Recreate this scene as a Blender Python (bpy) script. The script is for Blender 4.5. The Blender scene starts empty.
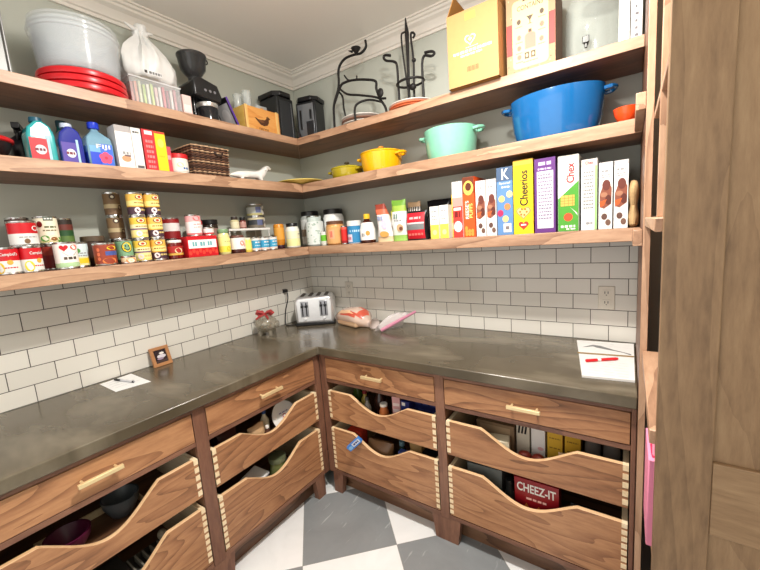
import bpy, math, random
from mathutils import Vector, Matrix, noise as mnoise
random.seed(7)
SC = bpy.context.scene
COL = SC.collection
PI = math.pi

# ------------------------------------------------------------------ materials
def lin(c):
    def f(u):
        u /= 255.0
        return u/12.92 if u <= .04045 else ((u+.055)/1.055)**2.4
    return (f(c[0]), f(c[1]), f(c[2]), 1)

class NT:
    def __init__(s, name):
        s.m = bpy.data.materials.new(name); s.m.use_nodes = True
        s.t = s.m.node_tree; s.t.nodes.clear()
        s.out = s.n('ShaderNodeOutputMaterial'); s.b = s.n('ShaderNodeBsdfPrincipled')
        s.l(s.b.outputs[0], s.out.inputs[0])
    def n(s, typ, **kw):
        nd = s.t.nodes.new(typ)
        for k, v in kw.items(): setattr(nd, k, v)
        return nd
    def l(s, a, b): s.t.links.new(a, b)
    def math(s, op, a, b=None, c=None):
        nd = s.n('ShaderNodeMath', operation=op)
        for i, x in enumerate((a, b, c)):
            if x is None: continue
            if isinstance(x, (int, float)): nd.inputs[i].default_value = x
            else: s.l(x, nd.inputs[i])
        return nd.outputs[0]
    def mix(s, fac, a, b):
        nd = s.n('ShaderNodeMix', data_type='RGBA')
        for k, x in ((0, fac), (6, a), (7, b)):
            if isinstance(x, (int, float)): nd.inputs[k].default_value = x
            elif isinstance(x, tuple): nd.inputs[k].default_value = x
            else: s.l(x, nd.inputs[k])
        return nd.outputs[2]
    def ramp(s, fac, stops):
        nd = s.n('ShaderNodeValToRGB'); e = nd.color_ramp.elements
        while len(e) < len(stops): e.new(.5)
        for i, (p, c) in enumerate(stops): e[i].position = p; e[i].color = c
        s.l(fac, nd.inputs[0]); return nd.outputs[0]
    def noise(s, vec, scale, detail=3, rough=.5, dist=0):
        nd = s.n('ShaderNodeTexNoise'); nd.inputs['Scale'].default_value = scale
        nd.inputs['Detail'].default_value = detail; nd.inputs['Roughness'].default_value = rough
        nd.inputs['Distortion'].default_value = dist
        if vec is not None: s.l(vec, nd.inputs['Vector'])
        return nd.outputs[0]
    def coord(s): return s.n('ShaderNodeTexCoord').outputs['Object']
    def bump(s, h, strength=.2, dist=.002):
        nd = s.n('ShaderNodeBump'); nd.inputs['Strength'].default_value = strength
        nd.inputs['Distance'].default_value = dist; s.l(h, nd.inputs['Height'])
        s.l(nd.outputs[0], s.b.inputs['Normal'])

_mc = {}
def P(c, rough=.5, metal=0, alpha=1, trans=0, coat=0, ior=1.45, var=.06):
    """plain procedural material: colour with a faint mottling"""
    key = (tuple(c), rough, metal, alpha, trans, coat, var)
    if key in _mc: return _mc[key]
    t = NT('mat_%d_%d_%d' % tuple(c)); b = t.b
    col = lin(c)
    nz = t.noise(t.coord(), 40, 2)
    lo = tuple(x*(1-var) for x in col[:3])+(1,); hi = tuple(min(1, x*(1+var)) for x in col[:3])+(1,)
    t.l(t.mix(nz, lo, hi), b.inputs['Base Color'])
    b.inputs['Roughness'].default_value = rough; b.inputs['Metallic'].default_value = metal
    b.inputs['Alpha'].default_value = alpha; b.inputs['Transmission Weight'].default_value = trans
    b.inputs['Coat Weight'].default_value = coat; b.inputs['IOR'].default_value = ior
    _mc[key] = t.m; return t.m

def wood(name, dark, mid, light, axis='X', scale=1.0, rough=.42, ring=9, streak=.5):
    key = ('wood', name, axis)
    if key in _mc: return _mc[key]
    t = NT(name+'_'+axis); co = t.coord()
    oi = t.n('ShaderNodeObjectInfo')
    add = t.n('ShaderNodeVectorMath', operation='ADD'); t.l(co, add.inputs[0])
    cb = t.n('ShaderNodeCombineXYZ')
    r13 = t.math('MULTIPLY', oi.outputs['Random'], 13.7)
    for i in range(3): t.l(r13, cb.inputs[i])
    t.l(cb.outputs[0], add.inputs[1])
    mp = t.n('ShaderNodeMapping'); t.l(add.outputs[0], mp.inputs[0])
    k = {'X': (.16, 1, 1), 'Y': (1, .16, 1), 'Z': (1, 1, .16)}[axis]
    mp.inputs['Scale'].default_value = tuple(v*scale for v in k)
    n1 = t.noise(mp.outputs[0], 5.0, 2, .42, .4)
    nw = t.noise(mp.outputs[0], 26, 3, .6)
    fr_ = t.math('FRACT', t.math('ADD', t.math('MULTIPLY', n1, ring), t.math('MULTIPLY', nw, .35)))
    rg = t.math('SUBTRACT', 1, t.math('POWER', fr_, 2.2))
    n2 = t.noise(mp.outputs[0], 75, 4, .65)
    n3 = t.noise(mp.outputs[0], 2.2, 2, .5)
    f = t.math('ADD', t.math('MULTIPLY', rg, 1-streak), t.math('MULTIPLY', n2, streak))
    f = t.math('ADD', f, t.math('MULTIPLY', t.math('SUBTRACT', n3, .5), .7))
    c = t.ramp(f, [(.12, lin(dark)), (.48, lin(mid)), (.88, lin(light))])
    t.l(c, t.b.inputs['Base Color']); t.b.inputs['Roughness'].default_value = rough
    t.bump(n2, .12, .001)
    _mc[key] = t.m; return t.m

def W(axis): return wood('walnut', (98, 64, 42), (154, 106, 72), (190, 140, 98), axis, ring=17, streak=.64)
def WF(axis): return wood('walnut_frame', (84, 54, 42), (118, 80, 62), (146, 104, 80), axis, ring=6, streak=.75)
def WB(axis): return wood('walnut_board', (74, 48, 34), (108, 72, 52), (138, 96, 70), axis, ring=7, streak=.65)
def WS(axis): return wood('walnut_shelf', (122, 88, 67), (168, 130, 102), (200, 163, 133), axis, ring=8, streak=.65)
def WP(axis): return wood('walnut_panel', (104, 78, 54), (140, 110, 80), (164, 134, 101), axis, ring=9, streak=.84, rough=.5)
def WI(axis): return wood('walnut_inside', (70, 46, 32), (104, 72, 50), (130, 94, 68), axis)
EDGE = wood('pale_edge', (196, 150, 106), (222, 180, 134), (238, 202, 158), 'X', streak=.8)
MAPLE = wood('maple', (214, 184, 140), (236, 212, 172), (246, 228, 196), 'Y', streak=.8)
GLASS = P((245, 250, 248), .03, 0, 1, .95, var=0)
def clear_plastic(c=(235, 240, 242), a=.35, r=.12): return P(c, r, 0, a)

def tile_mat(name, axis, shift):
    t = NT(name); co = t.coord()
    sp = t.n('ShaderNodeSeparateXYZ'); t.l(co, sp.inputs[0])
    cb = t.n('ShaderNodeCombineXYZ')
    t.l(t.math('SUBTRACT', sp.outputs[axis], shift), cb.inputs[0])
    t.l(t.math('SUBTRACT', sp.outputs[2], .915), cb.inputs[1])
    br = t.n('ShaderNodeTexBrick'); t.l(cb.outputs[0], br.inputs[0])
    br.offset = .5; br.offset_frequency = 2
    br.inputs['Color1'].default_value = lin((222, 218, 208)); br.inputs['Color2'].default_value = lin((214, 210, 200))
    br.inputs['Mortar'].default_value = lin((66, 60, 54)); br.inputs['Scale'].default_value = 1
    br.inputs['Mortar Size'].default_value = .0017; br.inputs['Mortar Smooth'].default_value = .15
    br.inputs['Brick Width'].default_value = .1556; br.inputs['Row Height'].default_value = .0778
    t.l(br.outputs[0], t.b.inputs['Base Color'])
    t.l(t.math('MULTIPLY_ADD', br.outputs[1], .6, .16), t.b.inputs['Roughness'])
    t.bump(t.math('SUBTRACT', 1, br.outputs[1]), .35, .0015)
    return t.m

def floor_mat():
    t = NT('marble_checker'); co = t.coord()
    mp = t.n('ShaderNodeMapping', vector_type='TEXTURE'); t.l(co, mp.inputs[0])
    mp.inputs['Location'].default_value = (.85, -.76, 0); mp.inputs['Rotation'].default_value = (0, 0, PI/4)
    mp.inputs['Scale'].default_value = (.457, .457, 1)
    sp = t.n('ShaderNodeSeparateXYZ'); t.l(mp.outputs[0], sp.inputs[0])
    fx = t.math('FLOOR', t.math('ADD', sp.outputs[0], 100.5)); fy = t.math('FLOOR', t.math('ADD', sp.outputs[1], 100.5))
    par = t.math('MODULO', t.math('ADD', fx, fy), 2)
    m2 = t.n('ShaderNodeMapping'); t.l(co, m2.inputs[0]); m2.inputs['Scale'].default_value = (9, 1.2, 1); m2.inputs['Rotation'].default_value = (0, 0, .5)
    n1 = t.noise(m2.outputs[0], 4, 5, .6, .4); n2 = t.noise(co, 5, 5, .6, .6)
    grey = t.mix(t.ramp(n1, [(.62, (0, 0, 0, 1)), (.74, (1, 1, 1, 1))]), t.mix(n2, lin((118, 121, 122)), lin((148, 151, 152))), lin((190, 192, 192)))
    white = t.mix(n2, lin((218, 218, 216)), lin((246, 246, 245)))
    ax = t.math('ABSOLUTE', t.math('SUBTRACT', t.math('FRACT', t.math('ADD', sp.outputs[0], 100.5)), .5))
    ay = t.math('ABSOLUTE', t.math('SUBTRACT', t.math('FRACT', t.math('ADD', sp.outputs[1], 100.5)), .5))
    g = t.math('GREATER_THAN', t.math('MAXIMUM', ax, ay), .4975)
    c = t.mix(g, t.mix(par, grey, white), lin((150, 148, 142)))
    t.l(c, t.b.inputs['Base Color']); t.b.inputs['Roughness'].default_value = .3
    return t.m

def counter_mat():
    t = NT('concrete_counter'); co = t.coord()
    n1 = t.noise(co, 3.0, 3, .5, .3)
    m2 = t.n('ShaderNodeMapping'); t.l(co, m2.inputs[0]); m2.inputs['Scale'].default_value = (1, 2.6, 1); m2.inputs['Rotation'].default_value = (0, 0, .9)
    n2 = t.noise(m2.outputs[0], 2.6, 3.5, .5, .35); n3 = t.noise(co, 120, 2)
    base = t.ramp(n1, [(.3, lin((78, 69, 54))), (.7, lin((98, 88, 71)))])
    c = t.mix(t.ramp(n2, [(.50, (0, 0, 0, 1)), (.80, (.5, .5, .5, 1))]), base, lin((158, 147, 126)))
    c = t.mix(t.math('MULTIPLY', n3, .16), c, lin((72, 66, 56)))
    t.l(c, t.b.inputs['Base Color'])
    t.l(t.math('MULTIPLY_ADD', n2, .22, .10), t.b.inputs['Roughness'])
    t.bump(n1, .08, .003); return t.m

def wall_mat(c, name):
    t = NT(name); n = t.noise(t.coord(), 2.5, 3); f = t.noise(t.coord(), 240, 2)
    a = lin(c); t.l(t.mix(n, tuple(x*.96 for x in a[:3])+(1,), a), t.b.inputs['Base Color'])
    t.b.inputs['Roughness'].default_value = .6; t.bump(f, .05, .001); return t.m

def wicker_mat():
    t = NT('wicker'); co = t.coord()
    n = t.noise(co, 70, 3, .6)
    t.l(t.ramp(n, [(.32, lin((62, 40, 26))), (.5, lin((124, 88, 60))), (.68, lin((196, 160, 122)))]), t.b.inputs['Base Color'])
    t.b.inputs['Roughness'].default_value = .7; t.bump(n, .5, .003); return t.m

# ------------------------------------------------------------------ mesh builder
_tx = {}
def text_geo(s, bold=0):
    key = (s, bold)
    if key not in _tx:
        cu = bpy.data.curves.new('txt', 'FONT'); cu.body = s; cu.align_x = 'CENTER'; cu.align_y = 'CENTER'
        cu.resolution_u = 3; cu.offset = bold; cu.fill_mode = 'FRONT'
        o = bpy.data.objects.new('txt', cu); me = bpy.data.meshes.new_from_object(o)
        vs = [(v.co.x, v.co.y) for v in me.vertices]; fs = [tuple(p.vertices) for p in me.polygons]
        bpy.data.objects.remove(o); bpy.data.meshes.remove(me); bpy.data.curves.remove(cu)
        x0 = min(a for a, b in vs); x1 = max(a for a, b in vs); y0 = min(b for a, b in vs); y1 = max(b for a, b in vs)
        vs = [((a-(x0+x1)/2)/(x1-x0), (b-(y0+y1)/2)/(y1-y0)) for a, b in vs]
        _tx[key] = (vs, fs)
    return _tx[key]

class M:
    def __init__(s): s.v = []; s.f = []; s.mi = []; s.mats = []; s.pl = None
    def m(s, mat):
        if mat not in s.mats: s.mats.append(mat)
        return s.mats.index(mat)
    def add(s, vs, fs, mat, T=None):
        o = len(s.v)
        s.v += [tuple(T @ Vector(v)) if T else tuple(v) for v in vs]
        ms = mat if isinstance(mat, list) else [mat]*len(fs)
        for f, mm in zip(fs, ms): s.f.append(tuple(i+o for i in f)); s.mi.append(s.m(mm))
        return s
    def box(s, x0, x1, y0, y1, z0, z1, mat, T=None, front=None, top=None, sides=None):
        vs = [(x0,y0,z0),(x1,y0,z0),(x1,y1,z0),(x0,y1,z0),(x0,y0,z1),(x1,y0,z1),(x1,y1,z1),(x0,y1,z1)]
        fs = [(0,3,2,1),(4,5,6,7),(0,1,5,4),(1,2,6,5),(2,3,7,6),(3,0,4,7)]
        sd = sides or mat
        return s.add(vs, fs, [mat, top or mat, front or mat, sd, mat, sd], T)
    def lathe(s, prof, mat, n=24, c=(0,0,0), T=None, sx=1, sy=1, cap=True, ph=0):
        vs = []; fs = []; ms = []
        for r, z in prof:
            for i in range(n):
                a = 2*PI*i/n+ph; vs.append((c[0]+sx*r*math.cos(a), c[1]+sy*r*math.sin(a), c[2]+z))
        for j in range(len(prof)-1):
            mm = mat[j] if isinstance(mat, list) else mat
            for i in range(n):
                k = (i+1) % n; fs.append((j*n+i, j*n+k, (j+1)*n+k, (j+1)*n+i)); ms.append(mm)
        if cap:
            if prof[0][0] > 1e-5: fs.append(tuple(range(n-1,-1,-1))); ms.append(ms[0])
            if prof[-1][0] > 1e-5: fs.append(tuple(range((len(prof)-1)*n, len(prof)*n))); ms.append(ms[n*(len(prof)-2)])
        return s.add(vs, fs, ms, T)
    def sphere(s, c, r, mat, n=20, k=12, T=None):
        if isinstance(r, (int, float)): r = (r, r, r)
        prof = [(max(1e-4, math.sin(PI*i/k)), -math.cos(PI*i/k)) for i in range(k+1)]
        vs = []; fs = []
        for a, z in prof:
            for i in range(n): vs.append((c[0]+r[0]*a*math.cos(2*PI*i/n), c[1]+r[1]*a*math.sin(2*PI*i/n), c[2]+r[2]*z))
        for j in range(k):
            for i in range(n):
                q = (i+1) % n; fs.append((j*n+i, j*n+q, (j+1)*n+q, (j+1)*n+i))
        return s.add(vs, fs, mat, T)
    def tube(s, pts, r, mat, n=8, T=None, closed=False):
        pts = [Vector(p) for p in pts]; N = len(pts); vs = []; fs = []
        up = None
        for i, p in enumerate(pts):
            a = pts[(i-1) % N] if (closed or i) else p; b = pts[(i+1) % N] if (closed or i < N-1) else p
            t = (b-a).normalized()
            if up is None: up = t.orthogonal().normalized()
            up = (up-t*up.dot(t)).normalized(); w = t.cross(up)
            rr = r[i] if isinstance(r, (list, tuple)) else r
            for k in range(n): q = 2*PI*k/n; vs.append(p+up*math.cos(q)*rr+w*math.sin(q)*rr)
        for i in range(N if closed else N-1):
            for k in range(n):
                k2 = (k+1) % n; i2 = (i+1) % N; fs.append((i*n+k, i*n+k2, i2*n+k2, i2*n+k))
        if not closed: fs += [tuple(range(n-1,-1,-1)), tuple(range((N-1)*n, N*n))]
        return s.add(vs, fs, mat, T)
    def prism(s, poly, a, b, mat, axis='Y', T=None, side=None):
        """poly in the plane across axis: Y->(x,z), Z->(x,y), X->(y,z)"""
        def mk(p, q):
            return (p[0], q, p[1]) if axis == 'Y' else (p[0], p[1], q) if axis == 'Z' else (q, p[0], p[1])
        n = len(poly); vs = [mk(p, a) for p in poly]+[mk(p, b) for p in poly]
        fs = [tuple(range(n)), tuple(range(2*n-1, n-1, -1))]+[(i, i+n, (i+1) % n+n, (i+1) % n) for i in range(n)]
        ms = [mat, mat]+[side or mat]*n
        return s.add(vs, fs, ms, T)
    # decals on a face: s.pl maps (u, v, d) to a point
    def front(s, y, T=None):
        s.pl = (lambda u, v, d: tuple(T @ Vector((u, y-d, v)))) if T else (lambda u, v, d: (u, y-d, v)); return s
    def sideface(s, x):   # the face towards local -x
        s.pl = lambda u, v, d: (x-d, u, v); return s
    def round(s, r, cx=0, cy=0):
        s.pl = lambda u, v, d: (cx+(r+d)*math.sin(u/r), cy-(r+d)*math.cos(u/r), v); return s
    def poly(s, pts, mat, d=.0006):
        return s.add([s.pl(u, v, d) for u, v in pts], [tuple(range(len(pts)))], mat)
    def rect(s, u0, u1, v0, v1, mat, d=.0006, n=1, nv=1):
        vs = []; fs = []
        for i in range(n+1):
            for j in range(nv+1): vs.append(s.pl(u0+(u1-u0)*i/n, v0+(v1-v0)*j/nv, d))
        q = nv+1
        for i in range(n):
            for j in range(nv): fs.append((i*q+j, (i+1)*q+j, (i+1)*q+j+1, i*q+j+1))
        return s.add(vs, fs, mat)
    def ell(s, u, v, ru, rv, mat, d=.0009, n=16):
        return s.poly([(u+ru*math.cos(2*PI*i/n), v+rv*math.sin(2*PI*i/n)) for i in range(n)], mat, d)
    def heart(s, u, v, r, mat, d=.0009):
        return s.poly([(u+r*(16*math.sin(t)**3)/16, v+r*(13*math.cos(t)-5*math.cos(2*t)-2*math.cos(3*t)-math.cos(4*t))/16) for t in [2*PI*i/28 for i in range(28)]], mat, d)
    def text(s, st, u, v, w, h, mat, rot=0, d=.0013, bold=.012):
        vs, fs = text_geo(st, bold); c, sn = math.cos(rot), math.sin(rot)
        return s.add([s.pl(u+c*a*w-sn*b*h, v+sn*a*w+c*b*h, d) for a, b in vs], fs, mat)
    def lines(s, u0, u1, v, h, mat, k=5, rot=0, d=.0009):
        """a run of print too small to read"""
        rnd = random.Random(int(abs(u0*1e4+v*1e5))+k)
        x = u0
        while x < u1:
            w = (u1-u0)/k*rnd.uniform(.5, 1.1); x2 = min(x+w, u1); s.rect(x, x2, v-h/2, v+h/2, mat, d); x = x2+(u1-u0)/k*.25
        return s
    def jitter(s, amp, freq, seed=0):
        out = []
        for v in s.v:
            p = Vector(v)*freq+Vector((seed*3.1, seed*1.7, seed*.9)); q = mnoise.noise_vector(p)
            out.append((v[0]+q.x*amp, v[1]+q.y*amp, v[2]+q.z*amp))
        s.v = out; return s

def obj(name, mb, parent=None, loc=(0,0,0), bevel=0, seg=2, rot=None, ang=35, subd=0):
    me = bpy.data.meshes.new(name); me.from_pydata([tuple(v) for v in mb.v], [], mb.f); me.update()
    for mm in mb.mats: me.materials.append(mm)
    for p, i in zip(me.polygons, mb.mi): p.material_index = i; p.use_smooth = True
    me.set_sharp_from_angle(angle=math.radians(ang))
    o = bpy.data.objects.new(name, me); COL.objects.link(o); o.location = loc
    if rot: o.rotation_euler = rot
    if parent: o.parent = parent
    if bevel:
        b = o.modifiers.new('b', 'BEVEL'); b.width = bevel; b.segments = seg; b.limit_method = 'ANGLE'; b.angle_limit = math.radians(40)
        b.harden_normals = False
    if subd:
        q = o.modifiers.new('s', 'SUBSURF'); q.levels = subd; q.render_levels = subd
    return o
def tag(o, label, cat, group=None):
    o['label'] = label; o['category'] = cat
    if group: o['group'] = group
    return o
def thing(name, label, cat, loc=(0,0,0), rz=0, group=None):
    o = bpy.data.objects.new(name, None); COL.objects.link(o); o.location = loc; o.rotation_euler = (0,0,rz)
    o.empty_display_size = .05
    return tag(o, label, cat, group)
def struct(o): o['kind'] = 'structure'; return o
def copy_tree(o, label=None, loc=None, rz=None, parent=None):
    c = o.copy(); COL.objects.link(c)
    if parent: c.parent = parent
    for ch in list(o.children): copy_tree(ch, parent=c)
    if label: c['label'] = label
    if loc: c.location = loc
    if rz is not None: c.rotation_euler = (0,0,rz)
    return c

LW = PI/2     # a thing on the wall at x=0 looks towards +x
Z1, Z2, Z3, SD = 1.4726, 1.885, 2.174, .301   # shelf tops and depth
ZC = 2.72; CT = .915; CD = .645; FX = .62
YN, XE = -3.0, 2.56

# ------------------------------------------------------------------ the room
PAINT = wall_mat((188, 191, 180), 'grey_green_paint')
m = M(); m.box(-.1, 0, YN, 0, 0, ZC, PAINT); m.box(0, .009, YN, 0, CT, Z1-.054, tile_mat('tile_y', 1, -1.542+.0778))
struct(obj('wall_left', m))
m = M(); m.box(-.1, XE+.1, 0, .1, 0, ZC, PAINT); m.box(.009, 2.127, -.009, 0, CT, Z1-.054, tile_mat('tile_x', 0, .149+.0778))
struct(obj('wall_back', m))
m = M(); m.box(XE, XE+.1, YN, 0, 0, ZC, PAINT); struct(obj('wall_right', m))
m = M(); m.box(-.1, XE+.1, YN, .1, -.08, 0, floor_mat()); struct(obj('floor', m))
m = M(); m.box(-.1, XE+.1, YN, .1, ZC, ZC+.08, wall_mat((240, 236, 228), 'ceiling_paint')); struct(obj('ceiling', m))
TRIM = wall_mat((232, 226, 216), 'trim_paint')
prof = [(0,-.098),(.012,-.098),(.014,-.084),(.022,-.080),(.026,-.066),(.040,-.046),(.058,-.034),(.062,-.024),(.072,-.020),(.076,-.010),(.086,-.008),(.086,0),(0,0)]
m = M(); m.prism([(d, ZC+z) for d, z in prof], YN, -.0, TRIM, 'Y')
struct(obj('trim_1', m, ang=20))
m = M(); m.prism([(-d, ZC+z) for d, z in prof], 0.0, 2.5, TRIM, 'X'); struct(obj('trim_2', m, ang=20))

# ------------------------------------------------------------------ shelves
def shelf(nm_y, nm_x, z, t):  # darker board tone puts underside shade into the colour, edge strip is paler
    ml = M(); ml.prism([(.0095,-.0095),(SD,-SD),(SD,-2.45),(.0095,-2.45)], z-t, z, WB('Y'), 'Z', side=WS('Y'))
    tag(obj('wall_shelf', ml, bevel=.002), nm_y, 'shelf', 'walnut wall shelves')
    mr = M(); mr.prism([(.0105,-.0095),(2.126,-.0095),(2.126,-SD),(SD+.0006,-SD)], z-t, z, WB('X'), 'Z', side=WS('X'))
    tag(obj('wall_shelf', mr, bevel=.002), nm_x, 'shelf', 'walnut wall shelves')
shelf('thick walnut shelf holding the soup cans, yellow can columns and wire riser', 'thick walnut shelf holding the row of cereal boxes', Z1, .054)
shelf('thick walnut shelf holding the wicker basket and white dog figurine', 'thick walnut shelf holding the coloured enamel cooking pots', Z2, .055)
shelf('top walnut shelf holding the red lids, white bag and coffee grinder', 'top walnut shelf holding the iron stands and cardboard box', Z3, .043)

# ------------------------------------------------------------------ worktop and cabinets
m = M(); m.prism([(.0095,-.0095),(2.1255,-.0095),(2.1255,-CD),(CD,-CD),(CD,-2.3),(.0095,-2.3)], CT-.047, CT-.0003, counter_mat(), 'Z')
tag(obj('countertop', m, bevel=.005, seg=3), 'dark concrete L-shaped countertop running along both tiled walls', 'countertop')

BRASS = P((244, 222, 172), .38, .55)
def cabinet(label, loc, rz, w, sl, sr, feet, dep=.56, dps=(.078, .082), tops=(.648, .420)):
    c = thing('base_cabinet', label, 'cabinet', loc, rz, 'walnut base cabinets')
    zt = .8675
    for x0, x1 in ((-.022, -.002), (w+.002, w+.022)):
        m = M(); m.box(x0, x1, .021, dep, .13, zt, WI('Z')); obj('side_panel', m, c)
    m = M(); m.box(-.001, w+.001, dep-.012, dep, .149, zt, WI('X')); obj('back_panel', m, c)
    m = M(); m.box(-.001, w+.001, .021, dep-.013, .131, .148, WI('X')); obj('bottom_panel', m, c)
    for x0, x1 in ((-sl, 0), (w, w+sr)):
        if x1-x0 > .001: m = M(); m.box(x0, x1, 0, .02, .13, zt, WF('Z')); obj('stile', m, c, bevel=.0015)
    m = M(); m.box(0.0005, w-.0005, .001, .02, .846, zt, WF('X')); obj('rail', m, c)
    m = M(); m.box(0.0005, w-.0005, .001, .02, .700, .720, WF('X')); obj('rail', m, c, bevel=.001)
    m = M(); m.box(0.0005, w-.0005, .001, .02, .131, .152, WF('X')); obj('rail', m, c, bevel=.001)
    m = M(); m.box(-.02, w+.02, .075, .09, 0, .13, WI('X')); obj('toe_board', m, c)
    for fx, a0, a1 in feet:
        m = M(); m.prism([(fx-a0, .13), (fx-a0*.78, 0), (fx+a1*.78, 0), (fx+a1, .13)], .003, .04, WF('Z'), 'Y'); obj('foot', m, c, bevel=.0015)
    # closed top drawer
    m = M(); m.box(.003, w-.003, -.001, .018, .7225, .8435, W('X'))
    m.box(.03, w-.03, .018, .5, .735, .83, WI('X'))
    d = obj('drawer', m, c, bevel=.0015)
    h = M(); hx = w/2
    h.box(hx-.064, hx+.064, -.038, -.025, .781, .795, BRASS)
    for q in (-.048, .048): h.lathe([(.0045, 0), (.0045, .027)], BRASS, 10, T=Matrix.Translation((hx+q, -.0005, .788)) @ Matrix.Rotation(PI/2, 4, 'X'))
    obj('handle', h, d, bevel=.001)
    # two open pull-outs with scooped fronts
    for z0, z1, dp in ((.473, tops[0], dps[0]), (.157, tops[1], dps[1])):
        top = []
        hw = .265*w; N = 28
        for i in range(N+1):
            u = -1+2*i/N
            g = math.cos(PI/2*u); s_ = g*g*.25+g*.75
            top.append((w/2+hw*u, z1-dp*s_))
        pts = [(.004, z0), (.004, z1)]+top+[(w-.004, z1), (w-.004, z0)]
        m = M(); m.prism(pts[::-1], 0, .019, W('X'), 'Y', side=EDGE)
        d = obj('pull_out', m, c, bevel=.0012)
        for sgn, xa in ((1, .004), (-1, w-.004)):
            s = M(); xb = xa+sgn*.018
            s.box(min(xa, xb), max(xa, xb), .0195, .5, z0+.003, z1-.001, MAPLE)
            n = 5 if z1-z0 < .2 else 9
            pit = (z1-z0)/n
            for k in range(n):
                za = z0+pit*k+.002
                s.box(min(xa, xb)+.0004*0, max(xa, xb), -.0014, .0195, za+pit*.30, za+pit*.95, MAPLE)
            obj('dovetailed_side', s, d)
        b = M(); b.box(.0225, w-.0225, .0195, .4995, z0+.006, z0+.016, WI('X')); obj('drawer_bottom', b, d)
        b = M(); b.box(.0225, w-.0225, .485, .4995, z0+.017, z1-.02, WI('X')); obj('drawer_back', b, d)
    return c

cabinet('walnut cabinet meeting the inner corner, its pull-outs stuffed with jars and a blue packet', (.665, -FX, 0), 0, .69, .044, .045, [(-.02, .0, .075), (.7125, .075, .075)])
cabinet('walnut cabinet beside the tall unit, its lower pull-out holding a red cracker box', (1.4005, -FX, 0), 0, .7095, 0, .0145, [(.705, .06, .014)], dps=(.086, .084), tops=(.641, .409))
cabinet('walnut cabinet with white plate and bottles in its pull-outs', (FX, -1.312, 0), LW, .648, .055, .043, [(-.03, .06, .075), (.648, .075, .0)])
cabinet('walnut cabinet with wide shallow upper pull-out holding a plum bowl', (FX, -2.028, 0), LW, .66, .05, 0, [(-.03, .05, .05)], dps=(.108, .108))

# tall unit against the opposite wall
t = thing('tall_cabinet', 'tall walnut shelf unit with framed end panel standing beside the counter', 'cabinet', (2.127, -.645, 0))
m = M(); m.box(0, .020, 0, .635, 0, 2.62, WB('Z'), front=WS('Z')); obj('side_panel', m, t, bevel=.0015)  # darker side tone paints in the shade, front edge keeps the lit tone
x0 = .016
m = M(); m.box(x0, x0+.085, -.57, -.545, 0, 2.62, WP('Z')); obj('stile', m, t, bevel=.0015)
m = M(); m.box(x0+.0855, x0+.40, -.569, -.546, .90, 1.05-.645*0, WP('X')); obj('rail', m, t, bevel=.002)
m = M(); m.box(x0+.0855, x0+.40, -.560, -.548, 1.0505, 2.62, WP('Z')); m.box(x0+.0855, x0+.40, -.560, -.548, 0.05, .8995, WP('Z')); obj('inset_panel', m, t)
m = M(); m.box(.019, .036, -.30, -.28, 1.512, 2.249, WS('Z')); obj('stile', m, t, bevel=.0015)
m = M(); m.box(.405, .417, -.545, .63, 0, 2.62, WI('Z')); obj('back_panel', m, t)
for z, xs, th in ((.10, .012, .03), (.60, .03, .025), (1.05, .006, .03), (1.485, .004, .026), (1.80, .020, .018), (2.25, .02, .028)):
    m = M(); m.box(xs, .404, -.5445, -.0015, z, z+th, WS('Y')); obj('shelf', m, t, bevel=.0015)
for z in (Z1, Z2):   # ledges running on from the wall shelves
    m = M(); m.box(-.026, -.0006, .0, .3425, z-.05, z, WS('Y')); obj('ledge', m, t, bevel=.0015)

# ------------------------------------------------------------------ generic groceries
TIN = P((206, 206, 204), .25, 1); WHITE = P((226, 224, 219), .45); CREAM = P((240, 230, 205), .5)
RED = P((196, 24, 34), .4); DRED = P((122, 20, 22), .4); YEL = P((246, 206, 48), .4); BLACK = P((24, 23, 24), .35)
DARKBR = P((66, 44, 34), .5); BLUE = P((42, 140, 190), .4); GREEN = P((84, 150, 60), .45); GOLD = P((214, 168, 70), .35)
ORANGE = P((232, 92, 24), .4); GREY = P((150, 150, 150), .5); PURPLE = P((98, 40, 130), .45); PINK = P((236, 150, 170), .5)
NAVY = P((30, 36, 70), .4); INK = P((40, 36, 36), .6)

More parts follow.
